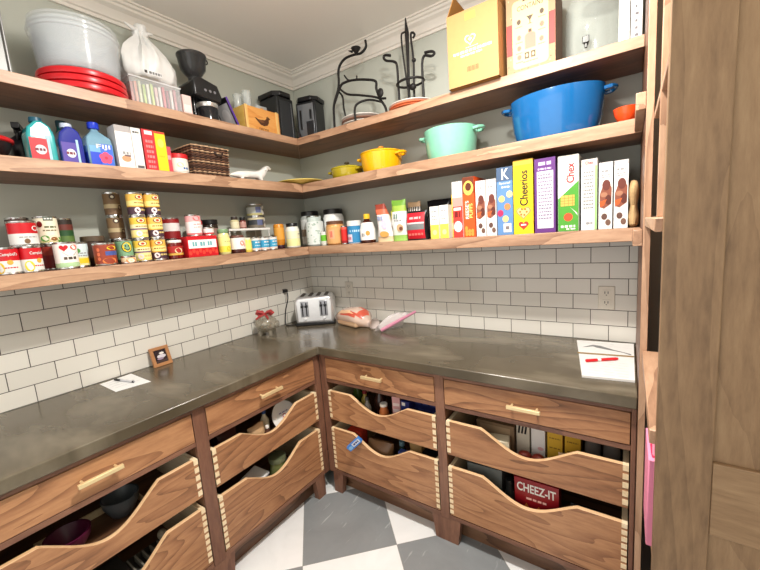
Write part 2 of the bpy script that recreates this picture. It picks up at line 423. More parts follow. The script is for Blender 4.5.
def loc_l(x, y, z): return (x, y, z)
def can(name, label, x, y, z, r, h, bands, group=None, art=None, rz=LW, part='paper_label', cat='can'):
    """bands: list of (fraction height, material) bottom to top"""
    if x < .3 and y < -.3: y += .95*r*(y+2.063)/1.87
    t = thing(name, label, cat, (x, y, z), rz, group)
    m = M(); e = .004
    m.lathe([(r*.9, .001), (r*.97, 0), (r, .002), (r, .005), (r*.965, .007), (r*.965, h-.007), (r, h-.005), (r, h-.001), (r*.96, h), (r*.93, h-.004), (.0002, h-.004)], TIN, 28)
    obj('can_body', m, t)
    m = M(); p = [(r*.985, .008)]; ms = []; zz = .008; H = h-.016
    for fr, mt in bands: zz += fr*H; p.append((r*.985, zz)); ms.append(mt)
    m.lathe(p, ms, 28, cap=False); m.round(r*.985)
    if art: art(m, r*.985, h)
    obj(part, m, t)
    return t
def jar(name, label, x, y, z, prof, mat, lid, label_bands=None, group=None, art=None, rz=0, cat='jar', n=28, lidname='lid', contents=None):
    if x < .3 and y < -.3 and z < 1.8: y += .95*max(p[0] for p in prof)*(y+2.063)/1.87
    t = thing(name, label, cat, (x, y, z), rz, group)
    m = M(); m.lathe(prof, mat, n); obj('jar_body', m, t)
    if contents:
        m = M(); m.lathe(contents[0], contents[1], 20); obj('contents', m, t)
    if lid:
        r, z0, z1, lm = lid; m = M(); m.lathe([(r*.98, z0), (r, z0+.001), (r, z1-.003), (r*.95, z1), (.0002, z1)], lm, n); obj(lidname, m, t)
    if label_bands:
        r, zs, ms = label_bands; m = M(); m.lathe([(r, q) for q in zs], ms, n, cap=False); m.round(r)
        if art: art(m, r, zs)
        obj('label', m, t)
    return t
def carton(name, label, x, y, z, w, d, h, body, front=None, art=None, rz=0, group=None, top=None, tilt=0, cat='box'):
    """x, y: middle of the front face"""
    m = M(); m.box(-w/2, w/2, 0, d, 0, h, body, front=front, top=top)
    m.front(0)
    if art: art(m, w, h)
    o = obj(name, m, None, (x, y, z+.0004), rot=(0, tilt, rz)); return tag(o, label, cat, group)

# ------------------------------------------------------------------ lower shelf, tins and jars along the painted side wall
def soup_art(m, r, h):
    m.text("Campbell's", .0, h*.72, r*1.5, h*.15, WHITE); m.ell(.0, h*.44, r*.26, h*.09, GOLD, n=14)
    m.lines(-r*.6, r*.6, h*.25, h*.04, RED, 5)
SOUP = [(.5, WHITE), (.5, RED)]
sp = can('soup_can', 'red and white soup can with a yellow bowl on the label, by the shelf edge', .2465, -1.745, Z1, .0325, .098, [(.5, WHITE), (.5, RED)], 'red and white soup cans', lambda m, r, h: (soup_art(m, r, h), m.ell(-.03, h*.25, .014, .02, YEL)))
copy_tree(sp, 'red and white soup can under the wider soup can, beside the tomato soup tin', (.2465, -1.6765, Z1), LW+.5)
can('soup_can', 'wide red and white soup can stacked on two smaller soup cans', .2085, -1.685, Z1+.098, .042, .094, SOUP, 'red and white soup cans', lambda m, r, h: (m.text("Ca", .035, h*.7, r*.8, h*.2, WHITE), m.ell(.0, h*.2, r*.2, h*.1, P((120, 90, 60))), m.lines(-.02, .03, h*.36, .004, GREY)))
copy_tree(sp, 'soup can partly cut off at the photo edge, behind the front soup cans', (.17, -1.79, Z1), LW)
copy_tree(sp, 'soup can partly cut off at the photo edge, upper layer', (.17, -1.79, Z1+.098), LW+.3)
can('tall_tin', 'tall black tin rising behind the stacked soup cans', .09, -1.67, Z1, .036, .215, [(.8, BLACK), (.2, DARKBR)])
can('sauce_can', 'dark red can almost hidden under the tall cream can', .155, -1.603, Z1, .0365, .1015, [(.6, DRED), (.4, P((150, 50, 36)))])
def cream_art(m, r, h):
    m.rect(-.014, .016, h*.84, h*.98, P((52, 78, 58)), n=4); m.lines(-.011, .013, h*.91, .006, WHITE, 3, d=.0012)
    m.ell(-r*.75, h*.72, .009, .012, DRED); m.lines(-.014, .024, h*.62, h*.06, P((90, 100, 60)), 3)
    m.lines(-.02, .026, h*.5, .005, P((130, 120, 90)), 4); m.ell(.01, h*.2, .018, .014, P((226, 210, 170))); m.ell(.01, h*.2, .011, .008, P((140, 90, 40)), d=.0012); m.ell(-.018, h*.22, .014, .012, GREEN); m.ell(.03, h*.17, .01, .01, GREEN)
can('food_can', 'tall cream can with green corner label and leaves, top of its stack', .155, -1.603, Z1+.1015, .0375, .112, [(.08, P((214, 208, 150))), (.92, CREAM)], None, cream_art)
can('vegetable_can', 'dark green and brown can on a second one behind the cream can', .085, -1.535, Z1+.1, .036, .112, [(.3, P((90, 120, 60))), (.25, P((40, 80, 44))), (.25, P((110, 52, 44))), (.2, P((50, 40, 34)))])
can('vegetable_can', 'dark can hidden beneath the green and brown can', .085, -1.535, Z1, .036, .1, [(1, DARKBR)])
def bowl_art(m, r, h):
    m.heart(-.014, h*.78, .014, RED); m.ell(.02, h*.79, .014, h*.1, P((226, 90, 80))); m.poly([(-.02, h*.62), (.028, h*.62), (.016, h*.5), (-.006, h*.5)], P((110, 100, 96)), .0012)
    m.lines(-.018, .022, h*.4, h*.1, P((80, 70, 60)), 3); m.rect(-.035, .035, h*.1, h*.24, P((176, 208, 160)), n=6)
can('soup_can', 'white tin of tomato soup with red hearts, in front of the cream can', .240, -1.580, Z1, .0378, .107, [(.18, P((190, 214, 170))), (.82, P((244, 236, 228)))], None, bowl_art)
def lemon_art(m, r, h):
    m.ell(-.008, h*.66, .008, .009, GREEN); m.rect(-.02, .03, h*.16, h*.36, YEL, n=5); m.lines(-.016, .024, h*.46, .004, GREY, 4); m.lines(-.016, .02, h*.56, .004, GREY, 3)
can('soup_can', 'pale blue and yellow tin with lemons between white tin and tomato can', .172, -1.524, Z1, .0375, .106, [(.4, P((240, 232, 170))), (.6, P((216, 232, 234)))], None, lemon_art)
jar('wide_jar', 'dark wide jar with patterned lid behind the tomato can', .085, -1.440, Z1, [(.04, 0), (.044, .004), (.044, .10), (.04, .11)], DARKBR, (.045, .108, .132, P((92, 76, 60), .4)))
def tom_art(m, r, h):
    m.rect(-.012, .05, h*.44, h*.62, P((70, 86, 150)), n=8); m.ell(.015, h*.76, .02, h*.09, YEL); m.ell(.0, h*.2, .026, h*.14, P((214, 120, 60)))
    for k in range(3): m.ell(-.036, h*(.3+.2*k), .006, .008, P((216, 110, 70)))
can('tomato_can', 'brown-red can with yellow crest and blue band, beside the smiling green tin', .238, -1.4515, Z1, .0405, .096, [(1, P((150, 62, 40)))], None, tom_art)
def smile_art(m, r, h):
    m.ell(0, h*.68, .021, .024, BLACK); m.ell(0, h*.68, .018, .021, YEL, d=.0012); m.ell(-.006, h*.73, .002, .004, BLACK, d=.0016); m.ell(.006, h*.73, .002, .004, BLACK, d=.0016)
    for k in range(7): a = PI+PI*(k+.5)/7; m.ell(.011*math.cos(a), h*.66+.010*math.sin(a), .002, .002, BLACK, d=.0016, n=8)
can('food_can', 'green tin with a yellow smiling face', .2, -1.362, Z1, .0335, .107, [(.12, P((60, 84, 60))), (.88, P((126, 168, 130)))], None, smile_art)
can('flat_tin', 'low tin with an arched orange picture in front of the smiling tin', .266, -1.375, Z1, .029, .034, [(1, P((226, 200, 160)))], None, lambda m, r, h: (m.ell(0, h*.4, .02, .012, P((214, 130, 70))), m.ell(0, h*.35, .012, .008, CREAM, d=.0012)))
# two columns of yellow cans, three in each
def fish_art(m, r, h):
    m.ell(.0, h*.80, r*.55, h*.11, P((110, 56, 34))); m.ell(.0, h*.80, r*.42, h*.08, P((248, 232, 190)), d=.0012); m.ell(.0, h*.80, r*.2, h*.05, P((186, 50, 40)), d=.0016)
    m.ell(-.014, h*.24, .012, .013, P((240, 220, 220)), d=.0012); m.lines(0, .03, h*.26, .008, P((214, 190, 120)), 3, d=.0012); m.lines(-.024, .028, h*.55, .005, P((140, 100, 40)), 5)
YB = [(.36, P((74, 50, 62))), (.06, GOLD), (.25, P((246, 224, 140))), (.33, P((236, 186, 84)))]
YB2 = [(.10, P((242, 216, 120))), (.28, P((246, 226, 150))), (.08, P((120, 90, 120))), (.2, P((250, 236, 180))), (.34, P((240, 196, 70)))]
for cn, yy, px in (('nearer the smiling tin', -1.296, 0), ('nearer the jelly jar', -1.2265, 1)):
    for k, nm in enumerate(('bottom', 'middle', 'top')):
        can('bean_can', 'yellow can, %s of the three-high column %s' % (nm, cn), .216, yy, Z1+k*.1052, .0335, .105, YB if (k == 2 or px) else YB2, 'yellow cans in two columns', fish_art, rz=LW+.25*(k-1))
for k, nm in enumerate(('bottom', 'middle', 'top')):
    can('bean_can', 'dim brown patterned can, %s of the column behind the yellow cans' % nm, .085, -1.338, Z1+k*.11, .034, .11, [(.3, P((120, 92, 66))), (.2, P((190, 170, 130))), (.5, P((132, 104, 72)))], 'brown cans behind the yellow cans', lambda m, r, h: (m.ell(-.008, h*.8, .012, .012, P((70, 48, 36))), m.ell(-.008, h*.8, .006, .006, CREAM, d=.0012), m.ell(.02, h*.35, .012, .014, P((86, 54, 40)))))
def jelly(m, r, zs): m.ell(0, (zs[0]+zs[-1])/2, .018, .014, P((226, 200, 160)))
jar('jelly_jar', 'jar of dark red jelly with white lid and gold band', .226, -1.1555, Z1, [(.031, 0), (.0345, .004), (.0345, .07), (.03, .08)], P((104, 16, 16), .12, coat=.4), (.032, .079, .092, WHITE), (.0352, [.018, .028, .032, .062], [GOLD, P((150, 60, 30)), P((170, 36, 32))]), art=jelly, rz=LW)
can('tomato_can', 'small red can supporting the big maroon can with white band', .115, -1.110, Z1, .039, .095, [(.4, RED), (.3, WHITE), (.3, RED)])
can('tomato_can', 'big maroon can with a silver-white band, stacked behind the jelly jar', .128, -1.120, Z1+.095, .0445, .113, [(.38, P((130, 20, 24))), (.42, P((220, 214, 212))), (.2, P((140, 22, 26)))])
can('tomato_can', 'pale pink and white can standing on the red tomato carton', .216, -1.043, Z1+.1053, .0375, .112, [(.1, P((214, 120, 120))), (.6, P((246, 236, 232))), (.3, P((238, 170, 170)))], None, lambda m, r, h: (m.ell(0, h*.82, .018, .012, P((214, 90, 90))), m.lines(-.018, .02, h*.55, .006, P((200, 150, 150)), 3), m.lines(-.018, .02, h*.42, .005, P((200, 150, 150)), 4)))
can('tomato_can', 'red can with white middle standing behind the pink can', .115, -.975, Z1+.1, .035, .1, [(.4, RED), (.35, WHITE), (.25, P((200, 60, 64)))])
can('tomato_can', 'red can underneath another, hidden behind the tomato carton', .115, -.975, Z1, .035, .1, [(1, RED)])
def tomcart(m, w, h):
    m.rect(-w/2+.006, w/2-.006, h*.42, h*.82, P((246, 240, 236)))
    for k in range(3): m.lines(-w*.34+k*w*.25, -w*.34+k*w*.25+.026, h*.62, .022, P((110, 170, 176)), 2, d=.0012)
    for k in range(9): m.ell(-w*.43+k*w*.108, h*.2+.01*(k % 2), .008, .011, P((232, 66, 50)))
carton('tomato_carton', 'red carton of canned tomatoes with white band and teal seals', .27, -1.018, Z1, .162, .095, .105, RED, art=tomcart, rz=LW)
can('flat_tin', 'small white and red tin lying on the tomato carton', .222, -.966, Z1+.1053, .028, .046, [(.3, P((190, 60, 60))), (.7, P((228, 220, 218)))])
jar('dark_jar', 'tall dark jar with black lid behind the flat white tin', .09, -.885, Z1, [(.04, 0), (.044, .004), (.044, .165), (.038, .178)], P((46, 38, 34), .15), (.045, .175, .2, BLACK), (.0445, [.10, .15], [P((150, 120, 110))]), rz=LW)
jar('pickle_jar', 'yellow labelled jar with green lid', .226, -.889, Z1, [(.03, 0), (.0325, .004), (.0325, .1), (.026, .118)], P((222, 214, 150), .15), (.029, .116, .138, P((120, 150, 110), .4)), (.0332, [.012, .045, .09], [P((244, 220, 80)), P((248, 238, 150))]), art=lambda m, r, zs: (m.ell(.004, .03, .012, .012, P((200, 190, 40))), m.lines(-.016, .02, .07, .006, P((180, 180, 120)), 3)), rz=LW)
jar('sauce_jar', 'squat jar with dark sauce and a white picture label under the riser', .224, -.811, Z1, [(.04, 0), (.043, .004), (.043, .08), (.036, .09)], P((70, 30, 28), .15), (.038, .088, .1, P((110, 70, 60), .4)), (.0437, [.022, .086], [P((240, 228, 224))]), art=lambda m, r, zs: (m.ell(.0, .055, .013, .015, P((230, 150, 130))), m.ell(.018, .045, .008, .01, P((236, 190, 170)))), rz=LW)
jar('mustard_jar', 'small yellow jar between white labelled jar and blue tins', .24, -.744, Z1, [(.021, 0), (.023, .003), (.023, .066), (.019, .072)], P((240, 214, 90), .3), (.0205, .071, .083, P((226, 220, 190), .4)), (.0234, [.014, .055], [P((248, 232, 120))]), rz=LW)
for k, yy in enumerate((-.687, -.6235, -.560)):
    can('blue_tin', ('blue and white tin with pale lid, beside the small yellow jar', 'blue and white tin standing in the middle of three', 'blue and white tin, the one nearest the amber bottle')[k], .227, yy, Z1, .0305, .085, [(.16, P((240, 214, 200))), (.66, P((60, 158, 198))), (.18, WHITE)], 'three blue tins', lambda m, r, h: (m.lines(-.018, .02, h*.62, .008, WHITE, 3), m.lines(-.02, .016, h*.4, .006, P((190, 226, 240)), 4)))
r = thing('wire_riser', 'white wire riser shelf carrying the spice jars', 'rack', (.02, -.79, Z1))
m = M()
for k in range(9): m.tube([(.004+k*.0175, .004, .136), (.004+k*.0175, .291, .136)], .0022, WHITE, 6)
for a in (.003, .292): m.tube([(0, a, .136), (.148, a, .136)], .0035, WHITE, 6)
m.box(.144, .150, .0, .295, .130, .142, WHITE); obj('riser_top', m, r)
for a in (.006, .289):
    for b in (.006, .142): m = M(); m.tube([(b, a, .0005), (b, a, .133)], .003, WHITE, 8); obj('leg', m, r)
ZR = Z1+.1385
jar('spice_jar', 'pale spice jar with dark round cap on the riser', .105, -.722, ZR, [(.024, 0), (.026, .003), (.026, .052), (.018, .06)], P((216, 206, 160), .2), (.019, .059, .079, P((60, 50, 46), .4)), (.0264, [.01, .046], [P((236, 226, 190))]), rz=LW, group='jars on the riser')
jar('spice_jar', 'slim brown spice jar with black cap on the riser', .105, -.662, ZR, [(.018, 0), (.02, .003), (.02, .05), (.016, .056)], P((126, 66, 56), .2), (.017, .055, .075, BLACK), (.0204, [.012, .045], [P((196, 150, 140))]), rz=LW, group='jars on the riser')
for k, nm in enumerate(('lower', 'upper')):
    can('snack_tin', ('black and white tin with blue panel under another on the riser', 'silver patterned tin on top of another on the riser')[k], .085, -.573, ZR+k*.079, .056 if not k else .054, .079, [(.3, P((120, 110, 96))), (.5, P((60, 62, 66))), (.2, P((206, 196, 160)))] if not k else [(.2, P((186, 176, 120))), (.6, P((176, 178, 170))), (.2, P((120, 116, 100)))], 'two stacked tins on the riser', lambda m, r, h: (m.rect(-.03, .005, h*.3, h*.75, P((96, 104, 140)), n=5), m.rect(.018, .05, h*.15, h*.85, P((216, 214, 204)), n=5), m.ell(.03, h*.5, .008, .01, BLACK, d=.0012)))
jar('amber_bottle', 'amber honey bottle standing on its dark purple cap', .128, -.418, Z1, [(.026, .022), (.034, .04), (.035, .155), (.03, .165)], P((224, 146, 50), .25), (.028, 0, .024, P((56, 26, 44), .4)), (.0354, [.06, .14], [P((236, 170, 70))]), rz=LW, cat='bottle', lidname='cap')
jar('white_jar', 'white jar with black lid and pale yellow label in the corner', .212, -.385, Z1, [(.04, 0), (.0455, .006), (.0455, .12), (.036, .142)], P((240, 238, 226), .3), (.038, .14, .163, BLACK), (.046, [.012, .062, .066, .11], [P((242, 238, 170)), WHITE, P((238, 236, 200))]), rz=LW+.5, art=lambda m, r, zs: m.lines(-.02, .02, .09, .006, GREY, 3))

# ------------------------------------------------------------------ lower shelf along the back wall
ZZ = Z1
jar('storage_jar', 'big clear jar with black lid tucked in the corner', .16, -.115, ZZ, [(.06, 0), (.07, .008), (.07, .2), (.06, .218)], P((206, 212, 208), .08, 0, .75), (.064, .216, .248, BLACK), (.0705, [.02, .07, .12, .19], [P((236, 232, 226)), P((150, 130, 110)), P((226, 228, 224))]), rz=.5)
def swirl(m, r, zs):
    rnd = random.Random(3)
    for k in range(34): m.ell(rnd.uniform(-.07, .07), rnd.uniform(.02, .16), .006, .004, P((150, 176, 160)) if k % 3 else P((196, 206, 198)), d=.0008, n=8)
jar('candy_jar', 'clear glass jar of white sweets in front of the black lidded jar', .292, -.212, ZZ, [(.052, 0), (.06, .01), (.06, .15), (.048, .175), (.05, .198)], P((214, 226, 220), .06, 0, .8), (.051, .196, .206, P((200, 206, 204), .2, 1)), (.0604, [.012, .165], [P((224, 230, 226), .2)]), art=swirl, rz=.3)
jar('protein_tub', 'large white tub with black lid behind the peanut butter jar', .365, -.092, ZZ, [(.064, 0), (.072, .01), (.072, .19), (.063, .212)], P((238, 238, 234), .35), (.067, .21, .245, BLACK), (.0725, [.02, .12, .18], [P((230, 230, 222)), P((240, 240, 238))]), art=lambda m, r, zs: m.lines(-.04, .02, .1, .012, P((70, 72, 70)), 3), rz=.4)
def pbart(m, r, zs): m.rect(-.03, .012, .04, .1, P((238, 170, 130)), n=6); m.lines(-.02, .0, .07, .04, P((214, 110, 90)), 2, d=.0012); m.lines(-.005, .045, .12, .008, P((250, 200, 120)), 3)
jar('peanut_butter_jar', 'orange peanut butter jar with brown lid', .47, -.204, ZZ, [(.054, 0), (.061, .008), (.061, .125), (.054, .136)], P((206, 150, 90), .3), (.057, .134, .156, P((104, 66, 44), .4)), (.0615, [.012, .12], [P((220, 166, 104))]), art=pbart, rz=.4)
jar('small_jar', 'small green and white jar squeezed between glass jar and peanut butter', .385, -.226, ZZ, [(.021, 0), (.023, .003), (.023, .07), (.02, .08)], P((226, 230, 220), .3), (.021, .078, .092, WHITE), (.0234, [.03, .07], [P((110, 190, 50))]), rz=.4)
can('spice_tin', 'narrow red spice tin beside the peanut butter jar', .57, -.232, ZZ, .0225, .118, [(.15, P((150, 20, 20))), (.7, P((214, 40, 36))), (.15, P((224, 90, 70)))], rz=.4)
def bluart(m, r, zs): m.rect(-.05, -.005, .012, .06, P((226, 214, 226)), n=6); m.lines(-.045, -.012, .035, .018, P((200, 110, 130)), 3, d=.0012); m.lines(-.02, .045, .08, .012, P((190, 220, 236)), 3)
jar('baking_canister', 'blue canister with wide white lid beside the syrup bottle', .640, -.214, ZZ, [(.042, 0), (.045, .004), (.045, .112), (.043, .116)], P((226, 226, 224), .35), (.046, .113, .144, WHITE), (.0455, [.006, .112], [P((50, 130, 178))]), art=bluart, rz=.4)
sy = thing('syrup_bottle', 'syrup bottle with yellow cap and white flower label', 'bottle', (.740, -.208, ZZ), .35)
m = M(); m.lathe([(.042, 0), (.049, .006), (.049, .085), (.036, .125), (.017, .142), (.017, .152)], P((70, 26, 14), .08, 0, .92), 24, sy=.75); obj('bottle_body', m, sy)
m = M(); m.lathe([(.02, .148), (.0205, .15), (.0195, .178), (.0002, .179)], P((240, 190, 50), .4), 18); obj('cap', m, sy)
m = M(); m.lathe([(.0496, .018), (.0496, .086), (.0366, .126)], [P((240, 238, 232)), P((232, 226, 222))], 24, cap=False, sy=.75); m.pl = lambda u, v, d: (u, -.0372*math.sqrt(max(0, 1-(u/.0496)**2))-d, v)
m.ell(.01, .06, .014, .016, P((226, 150, 70)), .0012, 10); m.lines(-.03, -.01, .05, .02, GREY, 2); obj('label', m, sy)

def pouch(name, label, x, y, z, w, h, d, mats, rz=0, lean=0, art=None, top=.5, bot=0, cat='bag', crim=.02, group=None, twist=0):
    """pillow pouch: flat crimped top, full belly; mats bottom to top"""
    m = M(); n = 20; K = 14; vs = []; fs = []; ms = []
    for j in range(K+1):
        f = j/K; zz = h*f
        th = d/2*(math.sin(PI*min(1, (f*.93+.07)))**.6 if f < .93 else .12)
        if f == 0: th = d/2*.72
        ww = w/2*(1-.10*f*top-.04*math.sin(PI*f))
        for i in range(n):
            a = 2*PI*i/n; c, s = math.cos(a), math.sin(a)
            rx = abs(c)**.75*(1 if c > 0 else -1); ry = abs(s)**.9*(1 if s > 0 else -1)
            xx = rx*ww+lean*f*f; yy = ry*th+twist*rx*f
            wr = mnoise.noise(Vector((xx*28+x*9, zz*22, ry*2+y)))*.006*min(1, f*3)
            vs.append((xx+wr, yy+wr*.7, zz+(mnoise.noise(Vector((xx*30, 1.3, x*7)))*.006 if j == K else 0)))
    for j in range(K):
        mm = mats[min(len(mats)-1, int(len(mats)*(j+.5)/K))]
        for i in range(n): k = (i+1) % n; fs.append((j*n+i, j*n+k, (j+1)*n+k, (j+1)*n+i)); ms.append(mm)
    fs += [tuple(range(n-1,-1,-1)), tuple(range(K*n, K*n+n))]; ms += [mats[0], mats[-1]]
    m.add(vs, fs, ms)
    def pl(u, v, dd):
        f = min(max(v/h, 0), 1); th = d/2*math.sin(PI*min(1, f*.93+.07))**.6; ww = w/2*(1-.10*f*top)
        return (u+lean*f*f, -th*max(.05, 1-(abs(u)/ww)**2.4)**.5-dd-.0035, v)
    m.pl = pl
    if art: art(m, w, h)
    o = obj(name, m, None, (x, y, z+.0005), rot=(0, 0, rz)); return tag(o, label, cat, group)

pouch('chip_bag', 'white chip bag with a rust red folded top', .89, -.222, ZZ, .118, .225, .075, [P((220, 190, 150)), P((240, 232, 226)), P((238, 234, 232)), P((236, 230, 228)), P((232, 220, 214)), P((196, 100, 70)), P((140, 56, 40))], rz=.15, lean=-.035, top=4.5, art=lambda m, w, h: (m.ell(.012, h*.45, .018, .026, P((206, 190, 220)), n=12), m.ell(.0, h*.2, .03, .018, P((226, 170, 90)), n=12), m.lines(-.025, .01, h*.62, .024, P((150, 160, 190)), 2)))
pouch('chip_bag', 'bright yellow-green bag mostly hidden between two white bags', .915, -.12, ZZ, .1, .185, .06, [P((226, 220, 40))], rz=.1)
pouch('snack_bag', 'white snack bag with leafy green top and base', .994, -.232, ZZ, .095, .235, .065, [P((150, 190, 90)), P((230, 236, 220)), P((240, 240, 234)), P((240, 240, 236)), P((240, 240, 236)), P((150, 180, 70)), P((104, 150, 50))], rz=.1, top=.6, art=lambda m, w, h: (m.lines(-.025, .005, h*.6, .026, P((120, 140, 130)), 2), m.lines(-.02, .025, h*.5, .008, GREY, 3), m.ell(.012, h*.32, .02, .022, P((196, 160, 120)), n=12), m.ell(.018, h*.3, .01, .011, P((110, 60, 40)), .0015, n=12)))
pouch('snack_bag', 'black and white striped bag poking up behind the red coffee bag', 1.022, -.1, ZZ, .096, .225, .06, [WHITE, WHITE, WHITE, WHITE, P((60, 60, 62)), P((230, 220, 210)), P((226, 190, 150))], rz=-.1, art=lambda m, w, h: [m.rect(-.05+k*.014, -.044+k*.014, h*.72, h*.86, BLACK) for k in range(8)])
pouch('coffee_bag', 'red coffee bag with black edges and a grey mountain band', 1.109, -.235, ZZ, .134, .16, .07, [BLACK], top=.1, art=lambda m, w, h: (m.rect(-w*.41, w*.41, h*.04, h*.94, P((206, 26, 42)), .0004, 8, 10), m.rect(-w*.40, w*.40, h*.36, h*.56, P((120, 122, 122)), .001, 8, 4), m.rect(-w*.4, w*.4, h*.56, h*.61, P((228, 200, 200)), .001, 8, 2), m.lines(-.035, .035, h*.76, .012, P((244, 170, 170)), 3, d=.0014), m.lines(-.045, .045, h*.2, .012, P((240, 120, 110)), 5, d=.0014)))
pouch('coffee_bag', 'glossy black bag slumped behind the red coffee bag', 1.168, -.066, ZZ, .16, .222, .09, [P((26, 26, 30), .2)], top=.3, art=lambda m, w, h: m.lines(-.02, .02, h*.72, .012, GREY, 2))

def wy(m, w, h):
    m.rect(-w/2+.0005, w/2-.0005, .001, h*.44, P((244, 206, 84))); m.lines(-w*.3, w*.3, h*.84, .006, GREY, 2); m.lines(-w*.3, w*.3, h*.7, .004, GREY, 3); m.lines(-w*.3, w*.3, h*.6, .004, GREY, 3); m.ell(0, h*.2, w*.25, .014, P((236, 220, 150)))
carton('cracker_box', 'slim white and yellow box next to the black bag', 1.2315, -.272, ZZ, .05, .15, .172, WHITE, art=wy, group='slim white and yellow boxes')
carton('cracker_box', 'slim white and yellow box leaning against the tall yellow one', 1.286, -.27, ZZ, .05, .15, .174, WHITE, art=wy, group='slim white and yellow boxes')
carton('pasta_box', 'narrow yellow carton half hidden by the red and white box', 1.3235, -.222, ZZ, .022, .13, .225, P((246, 190, 40)), art=lambda m, w, h: m.rect(-.01, .01, h*.2, h*.35, P((250, 230, 180))))
def rw(m, w, h):
    m.rect(-w/2+.0005, w/2-.0005, .001, h*.56, P((222, 60, 50))); m.rect(-w/2+.0005, w/2-.0005, h*.56, h*.72, P((236, 150, 140))); m.ell(0, h*.86, w*.25, .02, P((216, 214, 216)))
    m.ell(.0, h*.2, w*.42, .028, P((236, 230, 228))); m.lines(-w*.32, w*.3, h*.42, .03, P((120, 20, 20)), 2); m.rect(-w*.4, w*.35, h*.49, h*.54, WHITE, .0009)
carton('cracker_box', 'tall red and white cracker box beside the orange cereal', 1.3645, -.272, ZZ, .053, .18, .282, WHITE, art=rw)
def rp(m, w, h):
    m.rect(-w/2+.0005, w/2-.0005, h*.73, h-.0005, P((110, 50, 26))); m.ell(0, h*.82, w*.44, .036, P((248, 190, 90))); m.ell(0, h*.84, w*.26, .02, P((90, 40, 20)), .0012)
    m.text("REESE'S", -w*.16, h*.46, h*.30, w*.3, P((250, 240, 232)), PI/2); m.text("PUFFS", w*.18, h*.44, h*.24, w*.28, P((250, 226, 120)), PI/2)
    for k in range(7): m.ell((k % 3-1)*w*.26, h*(.05+.05*(k//3)), w*.13, .011, P((246, 150, 60)), .001+.0002*k, 10)
carton('cereal_box', 'orange puffed cereal box with brown top', 1.425, -.272, ZZ, .06, .19, .296, P((230, 84, 24)), art=rp)
def br(m, w, h):
    m.rect(-w/2+.0005, w/2-.0005, h*.94, h-.0005, P((196, 192, 190))); m.lines(-w*.3, w*.3, h*.87, .008, GREY, 2); m.lines(-w*.3, w*.3, h*.81, .004, GREY, 3); m.lines(-w*.28, w*.3, h*.78, .004, GREY, 3)
    m.poly([(-w*.42, h*.34), (-w*.1, h*.31), (w*.42, h*.38), (w*.44, h*.62), (w*.2, h*.7), (-w*.2, h*.66), (-w*.44, h*.52)], P((136, 76, 56)), .0009)
    m.ell(w*.05, h*.66, w*.3, .022, P((106, 50, 38)), .0012); m.ell(-w*.12, h*.52, w*.26, .010, P((168, 116, 88)), .0013); m.ell(w*.2, h*.44, w*.22, .02, P((90, 40, 30)), .0014)
    m.poly([(-w*.45, h*.42), (w*.1, h*.45), (-w*.1, h*.36), (-w*.4, h*.33)], P((196, 90, 40)), .0016); m.ell(-w*.08, h*.19, w*.22, .013, P((96, 66, 56)), .001); m.ell(w*.2, h*.1, w*.2, .013, P((110, 80, 66)), .001)
GB = 'white cookie boxes with chocolate pictures'
b1 = carton('cookie_box', 'white cookie box with chocolate picture touching the orange cereal', 1.4855, -.272, ZZ, .048, .18, .27, WHITE, art=br, group=GB)
def dupbox(o, label, loc):
    c = o.copy(); COL.objects.link(c); c.location = loc; c['label'] = label; return c
dupbox(b1, 'white cookie box with chocolate picture touching the blue cereal', (1.5375, -.272, ZZ+.0004))
dupbox(b1, 'white cookie box with chocolate picture touching the white and green cereal', (2.0085, -.272, ZZ+.0004))
dupbox(b1, 'white cookie box with chocolate picture, last one before the tan sack', (2.0615, -.270, ZZ+.0004))
def spk(m, w, h):
    m.rect(-w/2+.0005, w/2-.0005, h*.80, h-.0005, P((70, 92, 122))); m.text('K', .004, h*.90, w*.46, .05, P((236, 238, 244)))
    m.text('Special', 0, h*.765, w*.7, .014, WHITE); m.lines(-w*.2, w*.36, h*.71, .008, WHITE, 3)
    for u, v, a in ((-.2, .54, P((232, 200, 120))), (.3, .6, P((236, 210, 150))), (.15, .42, P((226, 130, 80))), (-.3, .33, P((190, 40, 90))), (.02, .24, P((236, 206, 130)))): m.ell(u*w, v*h, w*.2, .016, a, .0009, 12)
    m.rect(-w*.12, w*.38, h*.04, h*.17, WHITE, .0009); m.rect(w*.02, w*.25, h*.08, h*.13, P((120, 110, 110)), .0012)
carton('cereal_box', 'blue cereal box with flakes and berries beside the yellow cereal', 1.6025, -.272, ZZ, .073, .2, .315, P((92, 134, 184)), art=spk)
def cheer(m, w, h):
    m.rect(-w/2+.0005, w/2-.0005, h*.93, h-.0005, P((226, 180, 60))); m.text('Cheerios', .003, h*.62, h*.47, w*.42, P((30, 24, 22)), PI/2, bold=.02)
    m.heart(.0, h*.295, w*.38, P((214, 130, 70)), .0009); m.heart(.0, h*.295, w*.32, P((240, 196, 130)), .0012)
    for k in range(6): m.ell(w*.17*math.cos(k), h*.3+.014*math.sin(k), .005, .005, P((200, 110, 40)), .0015, 8)
    m.heart(.0, h*.12, w*.26, P((216, 50, 36)), .0009); m.rect(-w*.13, w*.13, h*.115, h*.135, WHITE, .0012)
carton('cereal_box', 'bright yellow oat ring cereal box with red heart', 1.6855, -.272, ZZ, .086, .2, .335, P((250, 208, 20)), art=cheer)
def purp(m, w, h):
    m.rect(-w*.38, w*.4, h*.06, h*.83, P((214, 208, 218))); m.lines(-w*.3, w*.3, h*.93, .014, P((206, 190, 220)), 2)
    m.lines(-w*.33, w*.33, h*.86, .008, P((200, 180, 216)), 4)
    for k in range(14): m.lines(-w*.32, w*.34, h*(.78-.045*k), .0065, P((128, 116, 138)), 5+k % 3)
    m.rect(-w*.34, w*.36, h*.745, h*.75, P((100, 90, 110)), .0012)
